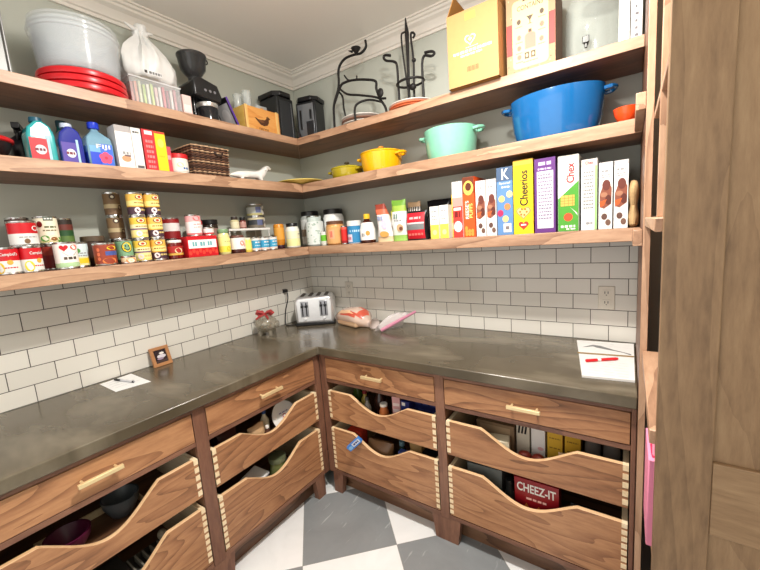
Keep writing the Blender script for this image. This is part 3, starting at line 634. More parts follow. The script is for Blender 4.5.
carton('cereal_box', 'purple edged cereal box showing its white nutrition panel', 1.778, -.272, ZZ, .086, .2, .326, P((96, 46, 120)), art=purp)
def chex(m, w, h):
    m.rect(-w/2+.0005, w/2-.0005, h*.92, h-.0005, P((190, 184, 170))); m.poly([(-w/2+.0005, .001), (w/2-.0005, .001), (w/2-.0005, h*.66), (-w/2+.0005, h*.44)], P((76, 152, 48)))
    m.text('Chex', .008, h*.77, h*.26, w*.38, P((206, 34, 40)), PI/2, bold=.02)
    m.rect(-w*.36, w*.3, h*.34, h*.48, P((232, 176, 84)), .0009)
    for k in range(3): m.rect(-w*.36, w*.3, h*(.37+.035*k), h*(.375+.035*k), P((180, 116, 40)), .0012)
    for k in range(3): m.rect(w*(-.2+.2*k), w*(-.18+.2*k), h*.34, h*.48, P((180, 116, 40)), .0012)
    m.ell(0, h*.19, w*.22, .018, P((222, 80, 40))); m.lines(-w*.36, w*.34, h*.065, .01, WHITE, 3); m.lines(-w*.1, w*.34, h*.03, .006, WHITE, 2); m.poly([(w*.1, h*.32), (w*.42, h*.24), (w*.46, h*.2), (w*.3, h*.26)], WHITE, .0012)
carton('cereal_box', 'green and white square-biscuit cereal box', 1.871, -.272, ZZ, .08, .2, .321, P((232, 234, 226)), art=chex)
def wg(m, w, h):
    m.rect(-w/2+.0005, w/2-.0005, h*.9, h-.0005, P((196, 190, 182))); m.rect(w*.36, w/2-.0005, .001, h*.9, P((150, 200, 120))); m.text('Chex', 0, h*.95, w*.5, .012, P((200, 60, 60)))
    for k in range(11): m.lines(-w*.36, w*.28, h*(.82-.05*k), .0065, P((140, 140, 138)), 4+k % 3)
    m.ell(-w*.1, h*.1, w*.1, .006, GREY); m.lines(-w*.02, w*.26, h*.1, .008, GREY, 2)
carton('cereal_box', 'white cereal box with thin green edge and small print', 1.9495, -.272, ZZ, .058, .2, .292, P((222, 222, 217)), art=wg)
m = M(); m.lathe([(.012, 0), (.0180, .01), (.0195, .045), (.0125, .085), (.0190, .120), (.0185, .15), (.014, .172), (.010, .182), (.0002, .186)], P((180, 148, 104), .95, var=.3), 20, sy=3.2); m.jitter(.003, 45, 2)
tag(obj('cloth_sack', m, None, (2.1042, -.235, ZZ+.003)), 'tan lumpy knitted sack squeezed at the end of the cereal row', 'sack')

# ------------------------------------------------------------------ middle shelf, painted side wall
t = thing('serving_bowl', 'dark bowl with a bright red rim at the photo edge, under the clear tubs', 'bowl', (.165, -1.735, Z2))
m = M(); m.lathe([(.05, 0), (.06, .006), (.082, .05), (.086, .066), (.078, .06), (.055, .014), (.0002, .01)], P((40, 26, 28), .3), 28); obj('bowl_body', m, t)
m = M(); m.lathe([(.087, .064), (.092, .068), (.0925, .078), (.086, .082), (.078, .078), (.0775, .068), (.087, .064)], P((200, 30, 34), .3), 28, cap=False); obj('rim', m, t)
t = thing('spray_bottle', 'black trigger spray bottle behind the red rimmed bowl', 'bottle', (.07, -1.60, Z2), 1.2)
m = M(); m.lathe([(.036, 0), (.038, .004), (.038, .08), (.028, .115), (.013, .13), (.013, .145)], P((30, 30, 38), .3), 20); obj('bottle_body', m, t)
m = M(); m.box(-.012, .012, -.05, .03, .146, .168, BLACK); m.tube([(0, -.028, .146), (0, -.038, .125), (0, -.03, .105)], .005, BLACK); m.lathe([(.015, .138), (.015, .15)], BLACK, 14); obj('trigger_head', m, t, bevel=.003)

def jug(label, x, y, w, h, bodymat, labmat, capmat, rz):
    t = thing('detergent_jug', label, 'bottle', (x, y, Z2), rz, 'detergent jugs')
    m = M(); d = .075
    prof = [(-w/2, 0), (w/2, 0), (w/2, h*.62), (w*.38, h*.8), (w*.12, h*.9), (-w*.12, h*.9), (-w*.42, h*.74), (-w/2, h*.58)]
    m.prism(prof, -d/2, d/2, bodymat, 'Y'); obj('jug_body', m, t, bevel=.011, seg=3)
    m = M(); m.tube([(w*.02, 0, h*.80), (w*.3, 0, h*.86), (w*.46, 0, h*.72), (w*.48, 0, h*.5), (w*.42, 0, h*.36)], .0095, bodymat, 10); obj('handle', m, t)
    m = M(); m.lathe([(.02, h*.885), (.021, h*.89), (.019, h*.985), (.0002, h*.99)], capmat, 18); obj('cap', m, t)
    m = M(); m.front(-d/2-.0012)
    m.rect(-w*.46, w*.16, h*.05, h*.52, labmat); m.rect(w*.16, w*.26, h*.06, h*.6, P((170, 210, 226)), .0008); m.ell(-w*.1, h*.28, w*.2, h*.1, P((216, 220, 226)), .0012); m.lines(-w*.3, w*.05, h*.28, .01, P((120, 40, 60)), 3, d=.0015); obj('label', m, t)
jug('teal detergent jug with a red label beside the spray bottle', .185, -1.572, .085, .178, P((64, 176, 178), .12, coat=.5), P((196, 40, 52)), P((40, 90, 110), .3), LW)
jug('blue and violet detergent jug with loop handle beside the water bottle', .185, -1.480, .078, .174, P((52, 60, 150), .1, coat=.5), P((80, 60, 160)), P((200, 210, 230), .3), LW)
jar('cleaner_bottle', 'dark teal bottle behind the clear water bottle', .07, -1.46, Z2, [(.03, 0), (.033, .004), (.033, .13), (.018, .175), (.016, .19)], P((26, 92, 92), .15), (.018, .188, .212, P((20, 60, 70), .4)), None, rz=LW, cat='bottle', lidname='cap')
t = thing('water_bottle', 'square clear water bottle with blue cap and pink flower', 'bottle', (.185, -1.385, Z2), LW)
m = M(); m.lathe([(.062, 0), (.066, .005), (.066, .1), (.060, .126), (.024, .155), (.018, .162), (.018, .17)], P((150, 200, 226), .06, 0, .55), 4, ph=PI/4); obj('bottle_body', m, t, bevel=.008, seg=3)
m = M(); m.lathe([(.0195, .168), (.0205, .17), (.0205, .192), (.018, .195), (.0002, .195)], P((30, 60, 200), .3), 20); obj('cap', m, t)
m = M(); B2 = P((26, 70, 206), .3); q = .0472
for T in (Matrix.Identity(4), Matrix.Rotation(-PI/2, 4, 'Z'), Matrix.Rotation(PI/2, 4, 'Z')):
    m.pl = lambda u, v, d, T=T: tuple(T @ Vector((u, -q-d, v)))
    m.rect(-.041, .041, .006, .064, B2); m.rect(-.041, .041, .064, .09, P((110, 170, 220), .3))
m.pl = lambda u, v, d: (u, -q-d, v)
m.rect(-.004, .041, .0065, .1, P((60, 110, 220), .3), .0008)
for k in range(5): a = 2*PI*k/5+.3; m.ell(.013+.013*math.cos(a), .043+.013*math.sin(a), .012, .012, P((240, 70, 110)), .0012+.0001*k)
m.ell(.013, .043, .006, .006, P((220, 30, 60)), .002); m.text('FIJI', .008, .086, .05, .022, WHITE, 0, .0022, .02); obj('label', m, t)
m = M(); m.box(-.05, .05, 0, .1, 0, .15, P((30, 40, 150), .25)); tag(obj('cleaner_box', m, None, (.12, -1.353+.0, Z2+.0004), rot=(0, 0, LW), bevel=.006), 'dark blue carton behind the water bottle', 'box') if False else None
def pasta(m, w, h): m.rect(-w/2+.0005, w/2-.0005, h*.86, h-.0005, P((170, 164, 162))); m.ell(0, h*.25, w*.3, .014, P((206, 150, 110))); m.lines(-w*.2, w*.3, h*.38, .012, GREY, 2); m.rect(-w*.1, w*.3, h*.3, h*.34, P((110, 90, 90)), .001)
carton('tea_box', 'white carton with grey top and grey side, beside the water bottle', .25, -1.300, Z2, .062, .075, .186, P((214, 210, 206)), front=P((240, 236, 232)), art=pasta, rz=LW)
carton('tea_box', 'plain white carton next to the red carton', .25, -1.2475, Z2, .039, .075, .186, WHITE, art=lambda m, w, h: (m.lines(-w*.34, w*.3, h*.9, .007, INK, 3), m.rect(-w*.3, w*.4, h*.06, h*.12, P((90, 86, 86)))), rz=LW)
carton('tea_box', 'red carton with a white patch at its top', .25, -1.196, Z2, .052, .075, .189, P((206, 36, 44)), art=lambda m, w, h: (m.rect(-w*.3, w*.34, h*.88, h*.97, WHITE), [m.lines(-w*.3, w*.32, h*(.72-.12*k), .012, P((236, 130, 130)), 3) for k in range(6)]), rz=LW)
carton('tea_box', 'yellow carton with red top edge', .25, -1.145, Z2, .047, .075, .188, P((244, 206, 20)), art=lambda m, w, h: (m.rect(-w/2+.0005, w/2-.0005, h*.95, h-.0005, P((206, 50, 40))), m.ell(0, h*.72, w*.3, .02, P((250, 226, 90))), m.lines(-w*.3, w*.3, h*.4, .006, P((226, 180, 20)), 3)), rz=LW)
carton('gelatin_box', 'small rose red box between yellow carton and white tub', .24, -1.1085, Z2, .022, .09, .128, P((208, 70, 84)), art=lambda m, w, h: m.lines(-w*.3, w*.3, h*.6, .02, P((240, 170, 170)), 2), rz=LW)
jar('cream_tub', 'white tub with red lid beside the wicker basket', .19, -1.045, Z2, [(.042, 0), (.045, .004), (.047, .085)], P((240, 232, 220), .4), (.049, .083, .106, P((208, 40, 44), .4)), (.0478, [.02, .07], [P((244, 236, 222))]), art=lambda m, r, zs: (m.lines(.0, .03, .035, .01, P((60, 110, 170)), 2), m.ell(-.012, .05, .016, .012, P((230, 200, 160)))), rz=LW)
bk = thing('wicker_basket', 'brown and cream woven wicker basket beside the white dog figurine', 'basket', (.145, -.893, Z2), LW)
WK = wicker_mat(); w2, d2, hb = .098, .095, .164
m = M()
rnd = random.Random(5)
WM = [P((76, 48, 34), .7, var=.35), P((116, 80, 56), .7, var=.35), P((190, 156, 122), .7, var=.35), P((54, 34, 24), .7, var=.3)]
rows = 24
for j in range(rows):
    z = .007+j*(hb-.014)/(rows-1); pts = []; nn = 14
    for sd in range(4):
        for k in range(nn):
            f = k/nn; s_ = 1+.06*j/rows
            a = [(-w2+2*w2*f, -d2), (w2, -d2+2*d2*f), (w2-2*w2*f, d2), (-w2, d2-2*d2*f)][sd]
            o = .0036*(1 if (k+j) % 2 else -1); nv = [(0, -1), (1, 0), (0, 1), (-1, 0)][sd]
            pts.append((a[0]*s_+nv[0]*o, a[1]*s_+nv[1]*o, z+rnd.uniform(-.001, .001)))
    m.tube(pts, .0043, WM[[0, 1, 3, 2, 0, 1, 3, 0][j % 8]] if j < rows-1 else WM[2], 6, closed=True)
m.box(-w2, w2, -d2, d2, .002, .008, WM[0]); m.box(-w2+.004, w2-.004, -d2+.003, -d2+.006, .004, hb-.01, WK); m.box(-w2+.003, -w2+.006, -d2+.004, d2-.004, .004, hb-.01, WK); m.box(w2-.006, w2-.003, -d2+.004, d2-.004, .004, hb-.01, WK); m.box(-w2+.004, w2-.004, d2-.006, d2-.003, .004, hb-.01, WK)
obj('basket_body', m, bk)
m = M(); m.tube([(.02, -d2-.008, hb-.028), (.035, -d2-.018, hb-.05), (.055, -d2-.018, hb-.05), (.07, -d2-.008, hb-.028)], .005, WM[3], 8); obj('handle', m, bk)
m = M(); m.lathe([(.03, 0), (.033, .003), (.033, .115), (.02, .14), (.0002, .142)], P((120, 22, 26), .35), 18); tag(obj('sauce_bottle', m, None, (.1, -1.012+.0, Z2+.0005)), 'dark red bottle between the white tub and the wicker basket', 'bottle') if False else None
# dachshund figurine
vs = [(-.115,0,.035),(-.07,0,.042),(0,0,.042),(.055,0,.048),(.085,0,.066),(.098,0,.094),(.118,0,.097),(.142,0,.086)]
rd = [.018,.026,.024,.026,.021,.0195,.017,.0085]
ed = [(i, i+1) for i in range(7)]
def addv(p, r_, to): vs.append(p); rd.append(r_); ed.append((to, len(vs)-1)); return len(vs)-1
for sy_ in (-1, 1):
    a = addv((.05, .016*sy_, .022), .011, 3); addv((.056, .018*sy_, .008), .008, a)
    a = addv((-.085, .016*sy_, .02), .012, 1); addv((-.08, .018*sy_, .008), .008, a)
    a = addv((.094, .017*sy_, .092), .008, 5); addv((.086, .023*sy_, .072), .008, a)
a = addv((-.14, 0, .034), .008, 0); addv((-.165, 0, .026), .0045, a)
me = bpy.data.meshes.new('dog_figurine'); me.from_pydata(vs, ed, []); me.materials.append(P((238, 236, 230), .25, coat=.4))
dg = bpy.data.objects.new('dog_figurine', me); COL.objects.link(dg)
sk = dg.modifiers.new('s', 'SKIN'); ss = dg.modifiers.new('u', 'SUBSURF'); ss.levels = 2; ss.render_levels = 2
for i, r_ in enumerate(rd): me.skin_vertices[0].data[i].radius = (r_, r_)
me.skin_vertices[0].data[2].use_root = True; sk.use_smooth_shade = True
dg.location = (.205, -.612, Z2+.0022); dg.rotation_euler = (0, 0, LW)
tag(dg, 'white glazed dachshund figurine standing on the shelf', 'figurine')
# yellow platter in the corner
m = M(); m.lathe([(.06, 0), (.08, .003), (.14, .012), (.162, .02), (.1625, .024), (.139, .017), (.08, .008), (.0002, .007)], P((240, 214, 110), .25, coat=.3), 40)
tag(obj('platter', m, None, (.235, -.245, Z2+.0004)), 'flat yellow plate lying in the shelf corner', 'plate')

# enamel pots
def pot(name, label, x, y, z, r, h, body, lidmat=None, knob=None, oval=1, handles='ears', rz=0, dark=None, inner=None, lidh=.03):
    t = thing(name, label, 'pot', (x, y, z), rz)
    m = M(); im = inner or P((230, 226, 214), .3)
    pr = [(r*.80, 0), (r*.86, .004), (r*.93, h*.3), (r*.985, h*.8), (r, h*.97), (r, h), (r*.955, h), (r*.93, h*.85), (r*.86, .012), (.0002, .01)]
    m.lathe(pr, [body]*6+[im]*3, 48, sx=oval); obj('pot_body', m, t)
    hz = h*.86
    for s in (-1, 1):
        e = M(); X = r*oval
        e.tube([(s*(X*.97), -.038, hz), (s*(X+.02), -.036, hz+.003), (s*(X+.033), -.018, hz+.005), (s*(X+.036), 0, hz+.006), (s*(X+.033), .018, hz+.005), (s*(X+.02), .036, hz+.003), (s*(X*.97), .038, hz)], .0085, body, 10)
        obj('handle', e, t)
    if lidmat:
        l = M(); l.lathe([(r*1.0, h+.001), (r*1.02, h+.004), (r*1.0, h+.009), (r*.8, h+lidh*.7), (r*.4, h+lidh*.95), (.0002, h+lidh)], lidmat, 48, sx=oval)
        lo = obj('lid', l, t)
        k = M(); k.lathe([(.007, h+lidh-.002), (.007, h+lidh+.008), (.017, h+lidh+.012), (.018, h+lidh+.018), (.012, h+lidh+.023), (.0002, h+lidh+.024)], knob, 20); obj('knob', k, lo)
    return t
pot('saute_pan', 'small olive yellow pan with matching lid beside the yellow casserole', .575, -.155, Z2+.0004, .105, .062, P((178, 158, 30), .2, coat=.5), P((186, 170, 40), .2, coat=.5), P((70, 60, 40), .3), lidh=.026)
pot('casserole_pot', 'yellow enamel casserole with lid and side handles', 0.852, -.165, Z2+.0004, .127, .106, P((244, 178, 20), .2, coat=.5), P((244, 184, 30), .2, coat=.5), P((226, 150, 60), .3), lidh=.026)
pot('casserole_pot', 'mint green enamel pot without a lid', 1.297, -.158, Z2+.0004, .141, .150, P((134, 202, 172), .2, coat=.5))
pot('oval_pot', 'large blue oval enamel pot', 1.807, -.165, Z2+.0004, .137, .190, P((20, 94, 152), .18, coat=.6), oval=1.42, inner=P((40, 110, 170), .3))
pot('sauce_pot', 'orange red pot partly hidden at the shelf end, beside the blue pot', 2.075, -.255, Z2+.0004, .034, .085, P((226, 72, 24), .2, coat=.5)) if False else None
m = M(); m.lathe([(.022, 0), (.028, .004), (.042, .035), (.0465, .058), (.043, .058), (.028, .01), (.0002, .008)], P((230, 78, 28), .25, coat=.4), 28)
tag(obj('ceramic_bowl', m, None, (2.0745, -.235, Z2+.0004)), 'small orange red bowl squeezed between the blue pot and the shelf end', 'bowl')

# ------------------------------------------------------------------ top shelf, painted side wall
m = M(); m.box(-.2, .2, 0, .004, 0, .30, P((150, 150, 148), .5, 1)); m.box(-.2, .2, -.012, 0, 0, .006, P((150, 150, 148), .5, 1)); m.box(-.2, .2, -.012, 0, .294, .3, P((150, 150, 148), .5, 1)); m.box(.194, .2, -.012, 0, .0, .3, P((150, 150, 148), .5, 1)); m.box(-.2, -.194, -.012, 0, 0, .3, P((150, 150, 148), .5, 1))
tag(obj('baking_tray', m, None, (.13, -1.80, Z3+.0005), rot=(0, 0, LW), bevel=.0015), 'metal baking tray standing upright at the photo edge', 'tray')
for k, nm in enumerate(('lowest', 'middle', 'topmost')):
    m = M(); R_ = .158-.004*k
    m.lathe([(R_-.012, 0), (R_, .002), (R_+.002, .012), (R_, .022), (R_-.012, .024), (R_-.02, .019), (.0002, .0185)], P((206, 24, 34), .3), 48)
    tag(obj('tub_lid', m, None, (.160+.004*k, -1.385, Z3+.0005+k*.0265)), 'red round plastic lid, %s of the three under the clear tubs' % nm, 'lid', 'red tub lids')
zt = Z3+.0805
TUB = clear_plastic((226, 232, 236), .26, .14)
for k, nm in enumerate(('outer', 'middle', 'inner')):
    m = M(); R_ = .148; b = .137; h = .158; th = .0022; z = .0+k*.020
    R2 = R_-.0045*k; b2 = b-.0045*k
    m.lathe([(b2-.004, 0), (b2, .004), (b2+(R2-b2)*.72, h*.7), (R2, h*.74), (R2+.001, h*.93), (R2+.007, h*.945), (R2+.008, h), (R2+.004, h), (R2-.002, h*.96), (R2-.003, h*.76), (b2-.0025, .008), (.0002, .008)], TUB, 48, cap=False)
    tag(obj('plastic_tub', m, None, (.165, -1.385, zt+z)), 'clear round plastic tub, %s one of the nested stack on red lids' % nm, 'tub', 'nested clear plastic tubs')
# clear bin with packets
bn = thing('storage_bin', 'clear plastic bin of coloured packets under the white bag', 'bin', (.12, -1.111, Z3+.0004), LW)
CP = clear_plastic((236, 240, 242), .22, .08); bw, bd, bh = .114, .098, .138
m = M()
m.box(-bw, bw, -bd, -bd+.002, 0, bh, CP); m.box(-bw, bw, bd-.002, bd, 0, bh, CP); m.box(-bw, -bw+.002, -bd, bd, 0, bh, CP); m.box(bw-.002, bw, -bd, bd, 0, bh, CP); m.box(-bw, bw, -bd, bd, 0, .003, CP)
obj('bin_body', m, bn)
m = M(); m.tube([(-bw-.002, -bd-.002, bh), (bw+.002, -bd-.002, bh), (bw+.002, bd+.002, bh), (-bw-.002, bd+.002, bh)], .004, clear_plastic((240, 242, 244), .6, .1), 8, closed=True); obj('rim', m, bn)
pc = [(190, 90, 80), (222, 140, 110), (206, 214, 170), (176, 206, 90), (240, 236, 220), (196, 220, 110), (236, 190, 190), (240, 240, 236), (214, 70, 90), (150, 60, 80), (236, 226, 220), (200, 120, 130)]
cn_ = ['brick red', 'salmon', 'pale sage', 'leaf green', 'cream', 'lime green', 'soft pink', 'white', 'crimson', 'wine red', 'off-white', 'dusky rose']
for k, c in enumerate(pc):
    m = M(); m.box(-.0055, .0055, 0, .15, 0, .118+.006*(k % 3), P(c)); m.front(0); m.rect(-.003, .004, .03, .075, P(tuple(min(255, v+40) for v in c)))
    tag(obj('drink_packet', m, None, (.195, -1.209+k*.0178, Z3+.0042), rot=(0, 0, LW)), '%s packet standing in the clear bin' % cn_[k], 'packet', 'packets in the clear bin')
# white knotted bag
bg = thing('plastic_bag', 'white knotted plastic bag bulging on the clear bin', 'bag', (.125, -1.098, Z3+.143), 0)
PB = P((236, 236, 234), .35, 0, .93)
m = M(); n_ = 64; pf = [(.05, .001), (.100, .004), (.128, .03), (.132, .07), (.120, .11), (.096, .15), (.066, .185), (.040, .21), (.022, .226), (.028, .24)]
vs = []; fs = []
for r_, z_ in pf:
    for i in range(n_):
        a = 2*PI*i/n_; f_ = min(1, z_/.2); ple = 1+f_*.17*math.sin(9*a+2*math.sin(2*a))+.09*f_*math.sin(17*a+1)
        sag = -.03*max(0, math.cos(a-1.2))*(1-f_)*0
        vs.append((r_*ple*.74*math.cos(a), r_*ple*math.sin(a), z_))
for j in range(len(pf)-1):
    for i in range(n_): k = (i+1) % n_; fs.append((j*n_+i, j*n_+k, (j+1)*n_+k, (j+1)*n_+i))
fs.append(tuple(range(n_-1, -1, -1)))
m.add(vs, fs, PB); m.jitter(.016, 10, 3); m.jitter(.005, 36, 5)
m.v = [(x, y, max(z, .0015)) for x, y, z in m.v]
m.pl = lambda u, v, d: (.108+d, u, v)
obj('bag_body', m, bg, ang=60)
m = M(); m.lathe([(.022, .222), (.03, .238), (.024, .262), (.03, .272), (.012, .284), (.0002, .284)], PB, 16); m.jitter(.006, 40, 2)
m.tube([(0, -.01, .25), (.01, -.04, .252), (.015, -.075, .262)], [.012, .01, .003], PB, 8); m.tube([(0, .01, .25), (.01, .03, .25), (.012, .05, .256)], [.012, .009, .003], PB, 8); obj('knot', m, bg, ang=60)
m = M(); m.front(0)
m.rect(-.04, .04, 0, .018, P((226, 226, 226)), .0); m.rect(-.038, -.026, .003, .015, INK, .0005); m.lines(-.018, .036, .009, .011, P((110, 110, 110)), 4)
obj('printed_strip', m, bg, loc=(.1205, -.03, .012), rot=(0, 0, LW))
carton('small_carton', 'small pale pink carton between the clear bin and coffee grinder', .22, -.968, Z3, .045, .06, .115, P((236, 206, 200)), art=lambda m, w, h: m.rect(-w*.4, w*.4, h*.3, h*.6, P((240, 226, 222))), rz=LW)
# coffee grinder
g = thing('coffee_grinder', 'black coffee grinder with a smoky hopper and chrome band', 'grinder', (.135, -.832, Z3+.0004), LW); g.scale = (.95, 1, .915)
GB_ = P((28, 28, 30), .22, coat=.4)
m = M(); m.box(-.078, .078, -.085, .085, 0, .026, GB_); m.box(-.06, .06, -.01, .08, .026, .22, GB_); m.prism([(-.085, .15), (.07, .135), (.085, .165), (.06, .235), (-.05, .262), (-.085, .235)], -.075, .082, GB_, 'Y'); obj('grinder_body', m, g, bevel=.008, seg=3)
m = M(); m.lathe([(.05, .028), (.055, .032), (.055, .092), (.053, .100)], P((36, 36, 40), .1, 0, .85), 28, c=(.005, -.036, 0)); obj('grounds_cup', m, g)
m = M(); m.lathe([(.056, .1005), (.057, .102), (.057, .124), (.053, .126)], P((226, 224, 220), .3, .8), 28, c=(.005, -.036, 0)); obj('chrome_band', m, g)
m = M(); m.lathe([(.03, .235), (.032, .275), (.045, .29), (.066, .32), (.074, .385), (.077, .389), (.077, .397), (.073, .40), (.0002, .404)], P((52, 52, 54), .12, 0, .8), 36, c=(-.03, .0, 0)); obj('hopper', m, g)
m = M(); m.tube([(.052+.014*math.cos(2*PI*k/14), 0, .392+.014*math.sin(2*PI*k/14)) for k in range(14)], .004, GB_, 8, closed=True); obj('ring', m, g)
m = M(); m.front(-.0758)
for k in range(3): m.ell(-.02+k*.028, .19, .008, .008, P((120, 120, 124)), .001)
obj('buttons', m, g)
# purple thin book
m = M(); m.box(-.006, .006, 0, .13, 0, .178, P((92, 54, 150), .4), sides=P((60, 48, 70))); m.sideface(-.006); m.rect(.012, .118, .02, .15, P((206, 206, 210)), .0006); m.ell(.06, .085, .035, .04, P((236, 234, 236)), .0009); m.rect(0.002, .128, .152, .177, BLACK, .0007)
tag(obj('picture_book', m, None, (.225, -.668, Z3+.003), rot=(0, math.radians(-24), LW), bevel=.001), 'thin purple edged book leaning beside the grinder', 'book')
# crate
cr = thing('wooden_crate', 'orange wooden wine crate with a burnt-on duck emblem', 'crate', (.118, -.492, Z3+.0004), LW)
OW = wood('pine_orange', (196, 120, 50), (222, 150, 74), (236, 176, 100), 'X', streak=.7); OL = wood('pine_light', (214, 160, 84), (236, 190, 112), (246, 214, 150), 'Z', streak=.8); OE = wood('pine_yellow', (226, 170, 70), (240, 192, 90), (248, 210, 120), 'Y', streak=.8)
cw, cd, ch = .128, .098, .158
m = M(); m.box(-cw, cw, -cd, -cd+.009, .004, ch, OW); obj('front_panel', m, cr, bevel=.001)
m = M(); m.box(-cw, cw, cd-.009, cd, .004, ch, OW); obj('back_panel', m, cr, bevel=.001)
for s in (-1, 1): m = M(); m.box(min(s*cw, s*(cw-.009)), max(s*cw, s*(cw-.009)), -cd+.0095, cd-.0095, .004, ch, OE); obj('end_panel', m, cr, bevel=.001)
for xx in (-cw-.001, cw-.030): m = M(); m.box(xx, xx+.018, -cd-.006, -cd-.0005, 0, ch+.002, OL); obj('batten', m, cr, bevel=.001)
m = M(); m.box(-cw+.01, cw-.01, -cd+.01, cd-.01, 0, .008, OE); obj('crate_bottom', m, cr)
DK = P((84, 48, 24), .7); m = M(); m.front(-cd)
m.poly([(-.062, .098), (-.05, .098), (-.03, .088), (-.008, .094), (.012, .094), (.024, .104), (.028, .116), (.038, .121), (.047, .114), (.058, .106), (.047, .104), (.043, .098), (.043, .084), (.030, .066), (.004, .058), (-.022, .062), (-.042, .078)], DK)
m.poly([(-.04, .092), (-.01, .092), (.01, .082), (-.012, .074), (-.03, .08)], P((120, 74, 40), .7), .0009); m.ell(.038, .115, .002, .002, P((220, 160, 90)), .001, 8)
m.text('DECOY', .0, .035, .07, .018, DK); obj('emblem', m, cr)
for k, (a, b, hh) in enumerate(((.10, -.575, .24), (.09, -.51, .26), (.15, -.545, .255))):
    m = M(); m.lathe([(.021, 0), (.023, .003), (.026, hh), (.0245, hh), (.0205, .005), (.0002, .005)], P((232, 238, 236), .05, 0, .3), 20)
    tag(obj('drinking_glass', m, None, (a, b, Z3+.0095)), ('clear tall glass at the back end of the duck crate', 'clear tall glass reaching highest out of the duck crate', 'clear tall glass near the front corner of the duck crate')[k], 'glass', 'glasses in the duck crate')
pouch('plastic_pouch', 'crumpled clear bag with a pale label sticking out of the duck crate', .13, -.425, Z3+.01, .09, .2, .06, [P((206, 214, 216), .2, 0, .7)], rz=LW, art=lambda m, w, h: (m.rect(-.02, .0, h*.75, h*.92, P((214, 150, 90))), m.rect(-.03, .03, h*.62, h*.7, WHITE)))
# two coffee makers in the corner
def maker(label, x, y, rz, w, d, h, face, part_art):
    t = thing('coffee_maker', label, 'coffee maker', (x, y, Z3+.0004), rz)
    m = M(); m.box(-w/2, w/2, -d/2, d/2, 0, h*.9, P((30, 31, 33), .35)); obj('machine_body', m, t, bevel=.01, seg=3)
    m = M(); m.prism([(-w/2-.008, -d/2+.03), (-w/2+.03, -d/2-.01), (w/2-.03, -d/2-.01), (w/2+.008, -d/2+.03), (w/2+.008, d/2), (-w/2-.008, d/2)], h*.9+.0005, h, P((22, 22, 24), .3), 'Z'); obj('lid', m, t, bevel=.006)
    m = M(); part_art(m, w, d, h); obj('front_panel', m, t, bevel=.002)
    return t
def f1(m, w, d, h): m.box(-w*.36, w*.36, -d/2-.004, -d/2-.0003, h*.08, h*.82, P((44, 45, 48), .3)); m.box(w*.28, w*.33, -d/2-.008, -d/2-.004, h*.1, h*.8, P((96, 98, 100), .3))
maker('tall black coffee maker with hexagonal lid beside the duck crate', .115, -.282, LW, .145, .17, .315, None, f1)
def f2(m, w, d, h):
    m.box(-w*.40, w*.40, -d/2-.005, -d/2-.0003, h*.12, h*.84, P((140, 144, 150), .25, .6)); m.box(-w*.3, -w*.2, -d/2-.009, -d/2-.005, h*.3, h*.72, BLACK); m.box(w*.02, w*.38, -d/2-.009, -d/2-.005, h*.16, h*.46, P((40, 41, 44), .2)); m.box(w*.22, w*.32, -d/2-.012, -d/2-.009, h*.5, h*.7, BLACK)
cm = maker('black and silver coffee maker standing in the room corner', .25, -.102, .25, .15, .13, .30, None, f2)
m = M(); m.tube([(-.03, -.072, .0075), (-.05, -.092, .04), (-.06, -.094, .08), (-.045, -.09, .06), (-.03, -.095, .01), (.0, -.092, .0075)], .0045, P((36, 30, 30), .4), 8); m.tube([(-.045, -.094, .035), (-.02, -.099, .009), (.01, -.096, .0085)], .0045, P((190, 40, 44), .4), 8); obj('power_cord', m, cm)

# ------------------------------------------------------------------ top shelf, back wall
IRON = P((34, 31, 30), .55, .3)
def curve(pts, y, n=6):
    """smooth polyline through (x, z) points at depth y (y may be a list)"""
    P3 = [Vector((p[0], (y[i] if isinstance(y, list) else y), p[1])) for i, p in enumerate(pts)]
    out = []
    for i in range(len(P3)-1):
        a = P3[max(i-1, 0)]; b = P3[i]; c = P3[i+1]; d = P3[min(i+2, len(P3)-1)]
        for k in range(n):
            t_ = k/n; out.append(.5*((2*b)+(c-a)*t_+(2*a-5*b+4*c-d)*t_*t_+(3*b-a-3*c+d)*t_**3))
    out.append(P3[-1]); return out
def plates(label, x, y, z, r, mats, names, group, step=.0125):
    zz = z
    for k, mt in enumerate(mats):
        m = M(); m.lathe([(r*.6, 0), (r*.64, .003), (r*.97, .012), (r, .015), (r*.99, .018), (r*.62, .008), (.0002, .007)], mt, 40)
        tag(obj('dinner_plate', m, None, (x, y, zz+.0004)), names[k], 'plate', group); zz += step
    return zz
plates('', .725, -.15, Z3, .132, [P((226, 222, 212), .25), P((150, 110, 92), .3), P((232, 228, 220), .25)], ['cream plate, lowest of the stack under the twig stand', 'brownish plate in the stack under the twig stand', 'white plate, uppermost of the stack under the twig stand'], 'plates under the twig stand', .017)
plates('', 1.075, -.15, Z3, .134, [P((214, 112, 70), .35), P((226, 130, 86), .35), P((240, 236, 226), .25)], ['terracotta plate, lowest of the stack under the hooked stand', 'terracotta plate, middle of the stack under the hooked stand', 'white plate on terracotta plates under the hooked stand'], 'plates under the hooked stand')
s1 = thing('iron_stand', 'black wrought-iron twig stand with a leaf cup and branching arms', 'candle stand', (.70, -.15, Z3+.0004))
def rel(pts, dx, dz=Z3): return [(a-dx, b-dz) for a, b in pts]
m = M(); q = .70
m.tube(curve(rel([(.511, 2.180), (.515, 2.274), (.523, 2.354), (.566, 2.435), (.578, 2.482), (.582, 2.541), (.603, 2.575), (.646, 2.595), (.712, 2.594), (.763, 2.587), (.801, 2.608), (.80, 2.645)], q), -.02), .0075, IRON, 8)
obj('stem', m, s1)
